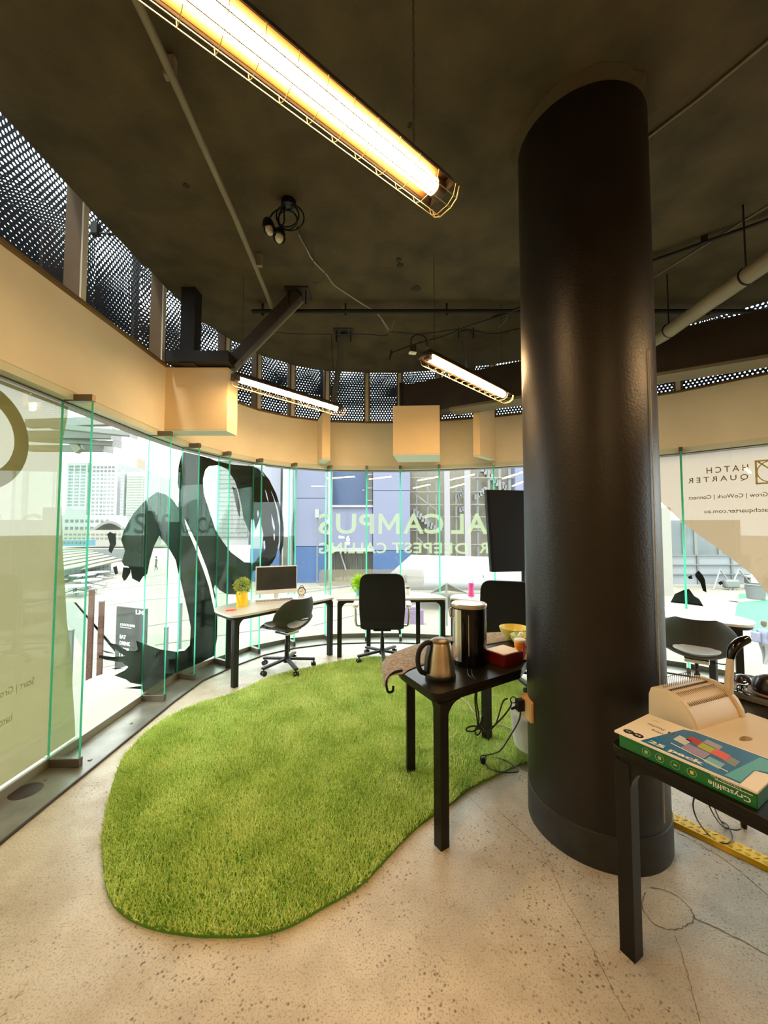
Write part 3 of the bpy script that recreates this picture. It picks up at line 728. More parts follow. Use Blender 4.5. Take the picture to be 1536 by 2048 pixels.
t = thing('conduit', 'pale wire along the ceiling starting at the column top', 'conduit', (1.45, 2.1, 3.69))
MB().tube([(-.08, .1, 0), (.15, -.25, 0), (.42, -.75, 0), (.7, -1.3, 0)], .007, 6).build('conduit_run', 'pipe_grey', t)
t = thing('ceiling_cable', 'pale cable running across the ceiling from the twin spotlights towards the pipe', 'cable', (-.55, 2.9, 3.69))
def cabl(px, z, r, m, par, n=5, name='cable'):
    P = smooth_path([PZ(x, y, z) for x, y in px], n); MB().tube(P, r, 6).build(name, m, par, world=True)
cabl([(598, 470), (612, 495), (625, 520), (650, 546), (655, 552), (668, 570), (690, 585), (720, 605), (755, 628), (778, 660)], 3.685, .005, 'cable_grey', t)
cabl([(625, 495), (627, 520), (622, 545), (625, 562), (632, 567), (643, 560), (651, 545)], 3.60, .0035, 'cable_black', t)
cabl([(595, 455), (605, 480), (622, 508)], 3.66, .006, 'cable_black', t)
t = thing('ceiling_cable', 'black cable strung between the beam braces under the ceiling', 'cable', (0, 4.0, 3.6))
P = [PY(x, y, 4.0) for x, y in ((545, 664), (570, 666), (600, 668), (660, 669), (700, 668), (735, 669), (770, 671), (785, 664), (830, 668), (870, 665), (930, 658), (985, 668), (1045, 656), (1120, 650))]
MB().tube(smooth_path(P, 4), .006, 6).build('cable', 'cable_black', t, world=True)
P = [PY(x, y, 3.7) for x, y in ((783, 700), (779, 720), (784, 706), (800, 700), (820, 692), (850, 683), (890, 672), (930, 655), (975, 640), (1045, 617))]
MB().tube(smooth_path(P, 4), .008, 6).build('cable', 'cable_black', t, world=True)
P = [PY(x, y, 3.9) for x, y in ((995, 597), (1008, 607), (1015, 625), (1012, 640), (998, 655))]
MB().tube(smooth_path(P, 4), .003, 5).build('cable', 'cable_grey', t, world=True)
P = [PY(x, y, 4.0) for x, y in ((760, 635), (772, 655), (780, 668), (790, 635))]
MB().tube(smooth_path(P, 4), .003, 5).build('cable', 'cable_grey', t, world=True)
P = [PY(x, y, 4.3) for x, y in ((668, 617), (663, 650), (664, 700), (668, 760))]
MB().tube(smooth_path(P, 4), .004, 5).build('cable', 'cable_black', t, world=True)

def spot(lbl, loc, aim, ln=.07):
    t = thing('ceiling_spotlight', lbl, 'spotlight', loc, 0, 'small black spotlights hanging from one ceiling box')
    a = Vector(aim).normalized(); q = a.to_track_quat('Z', 'Y').to_matrix().to_4x4()
    mb = MB(q); mb.lathe([(0, -.05), (.022, -.05), (.034, -.03), (.040, 0), (.042, .03), (.036, .03), (.034, 0), (0, -.01)], n=20); mb.build('shade', 'black_plastic', t)
    mb = MB(q); mb.lathe([(0, .065), (.018, .058), (.028, .035), (.022, .0), (0, 0)], n=16); mb.build('bulb', mat('bulb_glass', (.75, .70, .55), .12), t)
    return t
s1 = PY(537, 452, 2.46); s2 = PY(559, 470, 2.46); top = PZ(577, 403, 3.70)
A = spot('left-tilting one of the two small black spotlights under the ceiling', s1, (.25, -.1, -1)); B = spot('lower small black spotlight of the pair under the ceiling', s2, (.05, -.35, -1))
for o, s in ((A, s1), (B, s2)):
    MB().tube(smooth_path([s + Vector((0, 0, .045)), s + Vector((.03, 0, .09)), (s + top) / 2 + Vector((0, 0, .03)), top + Vector((-.02, 0, -.02))], 5), .006, 6).build('lead', 'cable_black', o, world=True)
t = thing('ceiling_junction_box', 'round black junction box with coiled cable above the twin spotlights', 'junction box', top)
MB().lathe([(0, 0), (.05, 0), (.048, -.04), (0, -.045)], n=20).build('box', 'black_plastic', t)
for k, (dx, r) in enumerate(((.0, .075), (.02, .085), (-.01, .065))):
    MB().tube([(dx + r * cos(a * pi / 10), .02 * k - .02, -.115 + r * 1.05 * sin(a * pi / 10)) for a in range(20)], .0055, 6, closed=True).build('cable_coil', 'cable_black', t)

# ------------------------------------------------------------------ steelwork
t = thing('steel_beam', 'deep dark steel beam crossing the clerestory behind the column', 'beam', (.25, 5.02, 3.2))
A = Vector((.25, 5.02, 3.18)); B = Vector((3.32, 3.26, 3.18)); B = A + (B - A) * 1.55
up = (0, 0, 1)
MB().bar(A, B, .20, .40).build('web', 'brown_steel', t, world=True)
MB().bar(A + Vector((.6, -.34, -.215)), B + Vector((0, 0, -.215)), .26, .03).build('bottom_flange', 'beam_flange', t, world=True)
MB().bar(A + Vector((.02, 0, .0)) , A + Vector((.05, -.02, 0)), .26, .47).build('end_plate', 'black_steel', t, world=True)
def brace(label, top, bot, w, h, plate=True):
    t = thing('steel_brace', label, 'brace', top, 0, 'steel braces from the ceiling to the boxed beam ends')
    MB().bar(top, bot, w, h, up=(0, 1, 0) if abs(top[0] - bot[0]) > .3 else (1, 0, 0)).build('strut', 'brown_steel', t, world=True)
    d = (Vector(bot) - Vector(top)).normalized(); s = d.cross(Vector((0, 1, 0))).normalized() if abs(top[0] - bot[0]) > .3 else Vector((1, 0, 0))
    if plate:
        MB().box((top[0], top[1], top[2] + .02), (.22, .2, .02)).build('ceiling_plate', 'black_steel', t, world=True)
        for k in (-.08, .08): MB().cyl((top[0] + k, top[1] - .05, top[2] - .12), (top[0] + k, top[1] - .05, top[2] + .01), .007, n=8).build('anchor_bolt', 'black_steel', t, world=True)
    return t
b1 = brace('big dark diagonal brace rising from the left boxed beam end to the ceiling', PY(597, 590, 3.52), PY(452, 742, 3.62), .10, .11)
MB().bar(PY(606, 603, 3.50), PY(462, 752, 3.58), .02, .012).build('lower_flange', 'beam_flange', b1, world=True)
brace('slim upright brace above the second boxed beam end', PY(688, 668, 4.25), PY(665, 815, 4.98), .05, .07)
brace('slim leaning brace just left of the column top', PY(930, 660, 4.2), PY(956, 830, 4.85), .06, .09)
t = thing('steel_post', 'short black steel column beside the left clerestory windows', 'steel post', (-1.80, 3.5, 3.03))
MB().box((-.0, .0, .36), (.13, .13, .73)).build('upright', 'black_steel', t); MB().box((.10, .0, .055), (.57, .16, .10)).build('base_block', 'black_steel', t)
t = thing('sensor_rod', 'thin black rod sticking out under the ceiling above the left windows', 'rod', PY(240, 466, 2.9))
MB().tube([(-.17, 0, .0), (.17, .05, 0)], .008, 6).build('rod', 'black_steel', t); MB().box((-.19, 0, .03), (.05, .05, .09)).build('bracket', 'black_steel', t)
# boxed beam ends on the bulkhead
def boxed(label, pts, z0=2.42, z1=3.03, top_open=True):
    c = sum((Vector(p) for p in pts), Vector((0, 0))) / len(pts)
    t = thing('boxed_beam_end', label, 'boxing', (*c, z0), 0, 'cream boxings around beam ends on the bulkhead')
    mb = MB(); mb.prism(pts, z0 + .012, z1); mb.build('cladding', 'box_cream', t, world=True, bevel=.002)
    mb = MB(); mb.prism(pts, z0, z0 + .011); mb.build('underside', 'soffit', t, world=True)
    return t
boxed('large cream boxing jutting from the bulkhead on the left', [(-2.04, 3.52), (-1.455, 3.52), (-1.43, 3.70), (-2.03, 3.70)], 2.42, 3.02)
boxed('narrow cream boxing seen edge-on left of the centre windows', [(-.80, 4.93), (-.70, 4.97), (-.84, 5.40), (-.95, 5.36)])
boxed('wide cream boxing above the centre windows', [(.11, 4.66), (.68, 4.63), (.75, 5.12), (.19, 5.16)])
boxed('narrow cream boxing just left of the column', [(1.11, 4.74), (1.19, 4.72), (1.46, 5.00), (1.40, 5.04)], 2.42, 3.12)
# ------------------------------------------------------------------ desks and tables
def leg_with_brackets(x, y, h, dirs, w=.052, r=.085, cen=(0, 0)):
    mb = MB(); mb.box((x, y, (h) / 2), (w, w, h), rz=atan2(dirs[0][1], dirs[0][0]))
    for d in dirs:
        d = Vector(d).normalized(); n = Vector((-d.y, d.x)); prof = [(0, 0)]
        prof = [(w * .45, 0), (w * .45, -r - .01)] + [(w * .5 + r - r * cos(a), -r + r * sin(a) - .0) for a in [radians(k * 15) for k in range(0, 7)]]
        prof = [(w * .5 - .006, 0.002), (w * .5 - .006, -r)] + [(w * .5 + r * (1 - cos(radians(k * 15))), -r * (1 - sin(radians(k * 15)))) for k in range(0, 7)] + [(w * .5 + r, .002)]
        T = lambda a, b, c, d=d, n=n: (x + d.x * a + n.x * c, y + d.y * a + n.y * c, h + b)
        mb.prism(prof, -w * .42, w * .42, T)
    return mb
def desk(label, outline, z, legs, m_top, m_leg, name='desk', cat='desk', group=None, th=.022, apron=.028, inset=.012, wood=None):
    P = smooth_path([(*p, 0) for p in outline], 1, True); c = sum(P, Vector()) / len(P)
    t = thing(name, label, cat, (c.x, c.y, 0), 0, group)
    xy = [(p.x, p.y) for p in P]
    MB().prism(xy, z - th, z).build('tabletop', m_top, t, world=True, bevel=.004)
    ins = [(c.x + (p.x - c.x) * (1 - inset * 2), c.y + (p.y - c.y) * (1 - inset * 2)) for p in P]
    MB().prism(ins, z - th - apron, z - th - .0005).build('apron', m_leg, t, world=True)
    for (x, y, dirs) in legs: leg_with_brackets(x, y, z - th - apron + .001, dirs).build('leg', m_leg, t, world=True, bevel=.006)
    return t
def rounded(pts, radii, n=6):
    out = []; N = len(pts)
    for i, p in enumerate(pts):
        p = Vector(p); r = radii[i]
        if r <= 0: out.append(tuple(p)); continue
        a = (Vector(pts[i - 1]) - p).normalized(); b = (Vector(pts[(i + 1) % N]) - p).normalized()
        p0 = p + a * r; p1 = p + b * r
        for k in range(n + 1):
            t = k / n; out.append(tuple((1 - t) ** 2 * p0 + 2 * t * (1 - t) * p + t * t * p1))
    return out
G = 'pale curved desks following the glass wall'
ZD = .69
o1 = rounded([(-1.43, 3.66), (-.60, 4.72), (-.72, 4.95), (-1.15, 4.98), (-1.50, 4.66), (-1.72, 4.30), (-1.80, 4.02)], [.12, .05, .1, .15, .2, .2, .17])
desk('pale desk on the left carrying the computer monitor', o1, ZD, [(-1.435, 3.765, [(.62, .78), (-.5, .6)]), (-1.70, 4.27, [(.4, -.9)]), (-.655, 4.715, [(-.62, -.78)]), (-1.20, 4.86, [(.3, -.8)])], 'desk_top', 'desk_leg', group=G)
o2 = rounded([(-.57, 4.60), (.755, 4.66), (.72, 4.88), (.45, 5.14), (.1, 5.20), (-.25, 5.16), (-.52, 4.92)], [.04, .04, .1, .2, .2, .2, .12])
desk('pale desk in the middle behind the high-backed black chair', o2, ZD, [(-.53, 4.65, [(1, .04)]), (.71, 4.70, [(-1, -.04)]), (-.20, 5.08, [(1, 0)]), (.44, 5.04, [(-1, 0)])], 'desk_top', 'desk_leg', group=G)
o3 = rounded([(.79, 4.66), (1.95, 4.06), (2.02, 4.28), (1.85, 4.62), (1.45, 4.86), (1.05, 4.98), (.85, 4.90)], [.04, .04, .1, .2, .2, .2, .1])
desk('pale desk beyond the black column under the hanging screen', o3, ZD, [(.84, 4.70, [(.89, -.45)]), (1.90, 4.14, [(-.89, .45)]), (1.15, 4.84, [(1, -.2)]), (1.78, 4.55, [(-.9, .4)])], 'desk_top', 'desk_leg', group=G)
o4 = rounded([(2.05, 4.05), (3.12, 3.30), (3.32, 3.46), (3.38, 3.80), (3.02, 4.15), (2.50, 4.35), (2.15, 4.32)], [.04, .12, .1, .2, .2, .2, .1])
desk('pale desk at the right edge behind the scoop-backed chair', o4, ZD, [(2.12, 4.08, [(.82, -.57)]), (3.10, 3.41, [(-.82, .57), (.4, .8)]), (2.6, 4.15, [(.9, -.4)]), (3.18, 3.78, [(-.5, .8)])], 'desk_top', 'desk_leg', group=G)
ZT = .72
t1 = rounded([(.245, 1.86), (.77, 2.20), (.86, 2.345), (1.02, 2.44), (1.28, 2.75), (1.05, 2.97), (.72, 2.92), (.36, 2.72), (.10, 2.46), (.045, 2.26)], [.05, .02, .02, .05, .12, .12, .2, .2, .15, .12])
desk('black table with kettle and hot-water urn in front of the column', t1, ZT, [(.275, 1.905, [(.84, .54), (-.3, .9)]), (.165, 2.46, [(.1, -1)]), (.735, 2.82, [(-.85, -.5)]), (1.15, 2.74, [(-.6, -.6)])], 'table_black', 'table_black', name='table', cat='table', apron=.03)
e = Vector((.487, -.873)); n_ = Vector((.873, .487)); c0 = Vector((.825, 1.455))
t2 = [tuple(c0), tuple(c0 + e * 1.05), tuple(c0 + e * 1.05 + n_ * .75), tuple(c0 + e * .35 + n_ * 1.42), tuple(c0 + n_ * 1.42)]
desk('black table at the right edge carrying the comb binder and the file box', rounded(t2, [.05, .05, .05, .12, .12]), ZT,
     [((c0 + e * .04 + n_ * .04).x, (c0 + e * .04 + n_ * .04).y, [(e.x, e.y), (n_.x, n_.y)]), (*(c0 + e * 1.0 + n_ * .05), [(-e.x, -e.y)]), (*(c0 + e * .05 + n_ * 1.36), [(-n_.x, -n_.y)]), (*(c0 + e * .98 + n_ * .70), [(-e.x, -e.y)])],
     'table_black', 'table_black', name='table', cat='table', apron=.03)

# ------------------------------------------------------------------ chairs
def star_base(t, m_arm='black_steel', R=.30, hub=.075, rot=.3):
    for k in range(5):
        a = rot + k * 2 * pi / 5; d = Vector((cos(a), sin(a), 0))
        arm = MB(); arm.bar(d * .03 + Vector((0, 0, .105)), d * R + Vector((0, 0, .078)), .042, .024); arm = arm.build('base_arm', m_arm, t, bevel=.005)
        q = d * (R - .015); s = Vector((-d.y, d.x, 0)); mb = MB()
        for sg in (-1, 1): mb.cyl(q + s * .007 * sg + Vector((0, 0, .028)), q + s * .024 * sg + Vector((0, 0, .028)), .027, n=16)
        mb.cyl(q + Vector((0, 0, .03)), q + Vector((0, 0, .075)), .008, n=8); mb.build('caster', 'black_gloss', t)
    MB().cyl((0, 0, .07), (0, 0, .13), .034, .028, 20).build('hub', m_arm, t)
    MB().tube([(0, 0, .12), (0, 0, .27), (0, 0, .271), (0, 0, .37)], [.024, .022, .014, .014], 16).build('gas_lift', 'black_plastic', t)
def catm(P, t):
    n = len(P) - 1; x = max(0, min(n - 1e-6, t * n)); i = int(x); f = x - i
    g = lambda j: P[max(0, min(n, j))]
    return tuple(.5 * ((2 * b) + (c - a) * f + (2 * a - 5 * b + 4 * c - d) * f * f + (3 * b - a - 3 * c + d) * f ** 3) for a, b, c, d in zip(g(i - 1), g(i), g(i + 1), g(i + 2)))
def shell_pt(u, v):
    # y forward, z up from the seat pan; half width; side curl
    P = [(.245, .035, .16, .00), (.18, .008, .215, .02), (.04, -.012, .24, .06), (-.10, -.010, .25, .10), (-.19, .035, .262, .13), (-.232, .115, .270, .13), (-.250, .21, .262, .11), (-.268, .30, .20, .08), (-.275, .345, .13, .04)]
    y, z, w, c = catm(P, v); au = abs(u)
    back = max(0, min(1, (v - .38) / .25))
    fall = au ** 2.2 * c
    return Vector((u * w, y + fall * back * 1.15, z + fall * (1 - back) * .9 + fall * back * .12 + (-.02 * au ** 4 if v < .12 else 0)))
def make_shell_chair(label, loc, rz, base_rot):
    t = thing('shell_chair', label, 'chair', loc, rz, 'black scoop-backed swivel chairs')
    NU, NV = 26, 44; mb = MB(); g = {}; u0, v0, ru, rv = 0, .565, .60, .082
    for i in range(NU + 1):
        for j in range(NV + 1):
            u = -1 + 2 * i / NU; v = j / NV; e_ = sqrt(((u - u0) / ru) ** 2 + ((v - v0) / rv) ** 2)
            if .62 < e_ < 1.32: u, v = u0 + (u - u0) / e_, v0 + (v - v0) / e_; inn = True
            else: inn = e_ <= .62
            g[i, j] = (mb.v(shell_pt(u, v) + Vector((0, 0, .43))), inn, e_)
    for i in range(NU):
        for j in range(NV):
            q = [g[i, j], g[i + 1, j], g[i + 1, j + 1], g[i, j + 1]]
            if all(x[1] for x in q) and sum(x[2] for x in q) / 4 < 1.0: continue
            mb.f([x[0] for x in q])
    mb.build('shell', 'black_leather', t, solid=.009, sub=1, sharp=180)
    # seat pad seen through the opening
    pad = MB(); 
    NU2, NV2 = 12, 14; gg = {}
    for i in range(NU2 + 1):
        for j in range(NV2 + 1):
            u = (-1 + 2 * i / NU2) * .72; v = .06 + .38 * j / NV2; p = shell_pt(u, v); gg[i, j] = pad.v(p + Vector((0, 0, .455)))
    for i in range(NU2):
        for j in range(NV2): pad.f([gg[i, j], gg[i + 1, j], gg[i + 1, j + 1], gg[i, j + 1]])
    pad.build('seat_pad', 'seat_pad', t, solid=.02, sub=1, sharp=180)
    MB().box((0, 0, .395), (.17, .20, .035)).build('seat_plate', 'chrome', t, bevel=.008)
    MB().tube([(.05, 0, .385), (.16, .0, .38), (.20, 0, .385)], .005, 6).build('lever', 'black_plastic', t)
    star_base(t, rot=base_rot); return t
make_shell_chair('black scoop-backed swivel chair at the left desk, seen from its side', (-1.05, 4.22, .014), radians(55), radians(-40))
make_shell_chair('black scoop-backed swivel chair at the right edge, turned away', (2.70, 3.38, 0), radians(-38), radians(10))
make_shell_chair('black scoop-backed swivel chair half hidden at the far end of the right desk', (3.78, 2.98, 0), radians(75), radians(30))

def make_office_chair(label, loc, rz, base_rot, tilt=0.):
    t = thing('office_chair', label, 'chair', loc, rz, 'high-backed black office chairs')
    W = rounded([(-.235, 0), (.235, 0), (.262, .30), (.235, .62), (-.235, .62), (-.262, .30)], [.05, .05, .2, .10, .10, .2], 7)
    def place(p, yo=0.):
        x, z = p; return (x, -.235 - .10 * (z / .62) + .06 * (x / .25) ** 2 + yo, .40 + z)
    mb = MB(); mb.prism(W, -.030, .030, lambda a, b, c: place((a, b), c)); mb.build('backrest', 'black_fabric', t, bevel=.014, sharp=50)
    inner = [(x * .96, .02 + z * .955) for x, z in W]
    mb = MB(); mb.prism(inner, .028, .055, lambda a, b, c: place((a, b), c)); mb.build('back_cushion', 'black_leather', t, bevel=.012, sharp=50)
    S_ = rounded([(-.24, -.23), (.24, -.23), (.25, .24), (-.25, .24)], [.05, .05, .08, .08])
    MB().prism(S_, .41, .49).build('seat', 'black_fabric', t, bevel=.02)
    for sg in (-1, 1):
        MB().tube(smooth_path([(sg * .24, -.12, .42), (sg * .295, -.13, .44), (sg * .30, -.13, .60), (sg * .30, -.11, .635)], 4), .013, 8).build('arm_post', 'chrome', t)
        MB().prism(rounded([(sg * .30 - .03, -.2), (sg * .30 + .03, -.2), (sg * .30 + .03, .08), (sg * .30 - .03, .08)], [.025] * 4), .635, .662).build('armrest', 'white_plastic' if loc[0] < .5 else 'black_plastic', t, bevel=.008)
    MB().box((0, -.02, .385), (.20, .24, .05)).build('mechanism', 'black_plastic', t, bevel=.01)
    MB().tube([(.08, -.05, .38), (.17, -.07, .375), (.19, -.07, .35)], .006, 6).build('lever', 'black_plastic', t)
    MB().lathe([(0, -.03), (.014, -.02), (.010, .02), (0, .03)], (.20, -.07, .335), 10).build('lever_grip', 'black_plastic', t)
    star_base(t, rot=base_rot); return t
make_office_chair('high-backed black office chair at the middle desk, back turned to the room', (-.02, 4.50, .012), 0., radians(-85))
make_office_chair('high-backed black office chair half hidden behind the hot-water urn', (1.24, 3.86, .014), radians(-20), radians(15))

# ------------------------------------------------------------------ things on the desks
t = thing('monitor', 'white-framed widescreen monitor with dark screen on the left desk', 'monitor', (-1.28, 4.62, ZD), radians(24))
MB().box((0, 0, .225), (.480, .022, .325)).build('bezel', 'white_plastic', t, bevel=.004)
MB().box((0, -.0118, .243), (.462, .003, .266)).build('screen', 'screen_dark', t)
MB().prism(rounded([(-.11, -.07), (.11, -.07), (.11, .08), (-.11, .08)], [.03] * 4), 0, .008).build('stand_foot', 'white_plastic', t)
MB().box((0, .03, .07), (.05, .018, .14)).build('stand_neck', 'white_plastic', t)
t = thing('keyboard', 'flat pale keyboard in front of the white monitor', 'keyboard', (-1.25, 4.44, ZD), radians(20))
MB().prism(rounded([(-.21, -.06), (.21, -.06), (.21, .06), (-.21, .06)], [.01] * 4), 0, .012).build('case', 'white_plastic', t, bevel=.002)
mb = MB()
for r in range(5):
    for c in range(14): mb.box((-.195 + .03 * c, -.045 + .0225 * r, .0145), (.025, .018, .005))
mb.build('keys', mat('key_grey', (.35, .35, .33), .5), t, kind='stuff')
t = thing('sunglasses', 'black sunglasses lying between keyboard and monitor', 'sunglasses', (-1.13, 4.505, ZD), radians(20))
for sg in (-1, 1):
    MB().lathe([(0, -.004), (.024, -.002), (.026, .0), (0, .004)], (sg * .034, 0, .022), 16, 1, .35).build('lens', 'black_gloss', t)
    MB().tube([(sg * .06, .0, .024), (sg * .065, .05, .02), (sg * .06, .11, .006)], .003, 6).build('temple', 'black_plastic', t)
MB().tube([(-.012, 0, .026), (.012, 0, .026)], .003, 6).build('bridge', 'black_plastic', t)
t = thing('alarm_clock', 'small round black twin-bell style alarm clock on the left desk', 'clock', (-1.02, 4.80, ZD), radians(15))
mb = MB(); mb.tube([(0, -.025, .060), (0, .025, .060)], .050, 28); mb.build('body', 'black_gloss', t)
MB().tube([(0, -.0275, .060), (0, -.0255, .060)], .041, 28).build('dial', 'paper', t)
MB().bar((0, -.029, .06), (.012, -.029, .085), .003, .003).build('clock_hand', 'black_plastic', t); MB().bar((0, -.029, .06), (-.020, -.029, .066), .003, .003).build('clock_hand', 'black_plastic', t)
for sg in (-1, 1): MB().tube([(sg * .02, 0, .015), (sg * .032, 0, .0)], .005, 6).build('foot', 'black_plastic', t)
MB().tube([(-.025, 0, .107), (-.015, 0, .125), (.015, 0, .125), (.025, 0, .107)], .004, 6).build('carry_handle', 'black_plastic', t)
def leaf_cluster(t, c, R, n, m, size, seed, up=False, flat=1.):
    rs = random.Random(seed); mb = MB()
    for _ in range(n):
        d = Vector((rs.gauss(0, 1), rs.gauss(0, 1), rs.gauss(0, 1) * flat + (.9 if up else .2))).normalized()
        p = Vector(c) + d * R * (rs.uniform(.35, 1)); s = d.cross(Vector((rs.uniform(-1, 1), rs.uniform(-1, 1), rs.uniform(-1, 1)))).normalized() * size * .32
        if up: p = Vector(c) + d * R * .1; L = R * rs.uniform(.6, 1.1)
        else: L = size
        q = p + d * L; mid = (p + q) / 2 + Vector((0, 0, L * .08)); mb.poly([p, mid + s, q, mid - s])
    return mb.build('foliage', m, t, kind='stuff', smooth=False)
t = thing('potted_plant', 'bushy flowering plant in a bright yellow wavy vase on the left desk', 'plant', (-1.52, 4.16, ZD), .4)
mb = MB(); prof = [(0, 0), (.056, 0), (.058, .01), (.060, .06), (.056, .12), (.052, .165), (.047, .165), (.050, .10), (0, .09)]
mb.lathe(prof, n=40)
for v in mb.bm.verts:
    a = atan2(v.co.y, v.co.x); k = 1 + .05 * sin(a * 3 + v.co.z * 28); v.co.x *= k; v.co.y *= k
mb.build('vase', 'yellow', t); mb = MB(); mb.tube(smooth_path([(-.058, -.02, .135), (-.050, -.035, .10), (-.038, -.05, .05), (-.03, -.052, .01)], 4), [.010] * 13, 6); mb.build('vase_fold', 'yellow', t)
MB().tube([(0, 0, .09), (0, 0, .2)], .006, 6).build('stem', 'leaf', t)
leaf_cluster(t, (0, 0, .215), .085, 520, 'leaf', .026, 5)
rs = random.Random(8); mb = MB()
for _ in range(60):
    d = Vector((rs.gauss(0, 1), rs.gauss(0, 1), rs.gauss(0, 1) + .3)).normalized(); mb.lathe([(0, -.004), (.005, 0), (0, .004)], Vector((0, 0, .215)) + d * .088, 6)
mb.build('flowers', mat('flower_pale', (.85, .80, .45), .6), t, kind='stuff')
t = thing('note_block', 'small coral and pink note block at the round end of the left desk', 'note block', (-1.56, 3.93, ZD), .5)
MB().box((0, 0, .006), (.075, .05, .012)).build('pad', 'coral', t); MB().box((.004, .003, .016), (.07, .045, .007), rz=.1).build('upper_pad', mat('coral_pale', (.95, .45, .35), .5), t); MB().box((.05, -.01, .006), (.03, .03, .010)).build('orange_pad', 'orange', t)
t = thing('watering_can', 'turquoise watering can holding a bright green plant on the middle desk', 'planter', (-.305, 4.88, ZD), 0)
MB().lathe([(0, 0), (.045, 0), (.050, .02), (.042, .13), (.040, .13), (.045, .03), (0, .02)], n=28).build('can', 'turquoise', t)
MB().tube([(-.045, 0, .03), (-.085, -.01, .09), (-.11, -.01, .145)], [.009, .006, .006], 8).build('spout', 'turquoise', t)
MB().tube(smooth_path([(.043, 0, .12), (.085, 0, .15), (.095, 0, .10), (.05, 0, .04)], 4), .004, 6).build('handle', 'turquoise', t)
leaf_cluster(t, (0, 0, .13), .135, 150, 'leaf_bright', .04, 9, up=True)
t = thing('white_mug', 'white cup with a dark lid on the middle desk', 'cup', (.30, 4.93, ZD), 0)
MB().lathe([(0, 0), (.030, 0), (.034, .075), (.031, .075), (.028, .005), (0, .005)], n=24).build('cup', 'white_plastic', t); MB().lathe([(0, .095), (.022, .092), (.026, .078), (.034, .076), (0, .074)], n=20).build('lid', mat('dark_brown', (.06, .03, .02), .5), t)
t = thing('pink_tumbler', 'bright pink tumbler with a straw on the far desk', 'tumbler', (1.08, 4.80, ZD), 0)
MB().lathe([(0, 0), (.042, 0), (.030, .08), (.034, .155), (.031, .155), (.027, .08), (.038, .006), (0, .006)], n=24).build('tumbler_body', 'pink', t)
MB().tube([(0, 0, .02), (.012, 0, .13), (.02, 0, .20)], .003, 6).build('straw', 'chrome', t)

# hanging screen beside the column
t = thing('television', 'black television turned side-on between the far desk and the column', 'television', (1.425, 4.37, 1.017), radians(12))
mb = MB()
for p in (): pass
TVp = [(-.24, .02), (.42, .02), (.42, .94), (-.295, .94)]
MB().prism(TVp, -.03, .03, lambda a, b, c: (a, c, b)).build('cabinet', 'tv_black', t, bevel=.006)
MB().prism([(x * .93 + .005, .04 + z * .93) for x, z in TVp], -.034, -.0305, lambda a, b, c: (a, c, b)).build('screen', 'tv_black', t)
MB().tube([(.2, .06, .3), (.2, .06, -.30)], .022, 12).build('stand_pole', 'black_steel', t)
MB().box((.2, .06, .32), (.18, .05, .2)).build('mount', 'black_steel', t); MB().box((.2, .06, -.312), (.3, .2, .026)).build('stand_foot', 'black_steel', t, bevel=.005)
MB().tube([(.2, .06, -.29), (.2, .06, -.22)], .03, 12).build('stand_socket', 'black_steel', t)

# ------------------------------------------------------------------ kettle table
t = thing('runner_cloth', 'brown mottled cloth draped over the back edge of the black table', 'cloth', (.4, 2.6, ZT))
back = [(.035, 2.10), (.00, 2.26), (.055, 2.50), (.33, 2.78), (.70, 2.975), (1.05, 3.02), (1.20, 2.93)]
front = [(.105, 2.12), (.16, 2.20), (.30, 2.32), (.50, 2.50), (.75, 2.68), (1.0, 2.80), (1.16, 2.84)]
Pb = smooth_path([(*p, 0) for p in back], 6); Pf = smooth_path([(*p, 0) for p in front], 6); mb = MB(); prev = None
for i, (b_, f_) in enumerate(zip(Pb, Pf)):
    wv = .010 * sin(i * .9); d = (b_ - f_).normalized()
    c = [mb.v((f_.x, f_.y, ZT + .003)), mb.v(((b_.x + f_.x) / 2, (b_.y + f_.y) / 2, ZT + .005)), mb.v((*(b_ - d * .01).xy, ZT + .004)), mb.v((*(b_ + d * (.012 + wv * .5)).xy, ZT - .012)), mb.v((*(b_ + d * (.016 + wv)).xy, ZT - .055 - .02 * sin(i * .5))), ]
    if prev:
        for k in range(4): mb.f([prev[k], prev[k + 1], c[k + 1], c[k]])
    prev = c
mb.build('cloth', 'cloth_brown', t, world=True, solid=.003, sub=1, sharp=180)
q = Vector((.085, 2.13, ZT - .02)); MB().tube(smooth_path([(.10, 2.16, ZT + .008), (.05, 2.12, ZT + .01), (.015, 2.11, ZT - .03), (.02, 2.09, ZT - .075), (.045, 2.09, ZT - .075), (.05, 2.10, ZT - .05)], 5), .007, 8).build('rolled_hem', 'black_fabric', t, world=True)
t = thing('kettle', 'brushed steel electric kettle with black handle at the front of the black table', 'kettle', (.300, 2.085, ZT), radians(200))
MB().lathe([(0, 0), (.080, 0), (.082, .016), (.078, .024), (0, .024)], n=40).build('base', 'black_plastic', t)
MB().lathe([(0, .022), (.077, .022), (.0775, .03), (.070, .11), (.056, .182), (.053, .188), (0, .188)], n=48).build('body', 'steel_brushed', t)
MB().lathe([(.055, .186), (.052, .196), (.035, .205), (0, .208)], n=40).build('lid', 'bronze', t)
MB().tube(smooth_path([(.048, 0, .186), (.085, 0, .188), (.122, 0, .155), (.132, 0, .10), (.118, 0, .05), (.085, 0, .028)], 5), [.011] * 3 + [.013] * 20 + [.011] * 3, 10).build('handle', 'black_plastic', t)
mb = MB(); mb.prism([(.060, .03), (.088, .035), (.083, .11), (.062, .185), (.050, .187)], -.020, .020, lambda a, b, c: (a, c, b)); mb.build('handle_spine', 'black_plastic', t, bevel=.004)
mb = MB(); mb.prism([(-.046, .15), (-.046, .190), (-.075, .186)], -.020, .020, lambda a, b, c: (a, c, b)); mb.build('spout', 'black_plastic', t, bevel=.003)
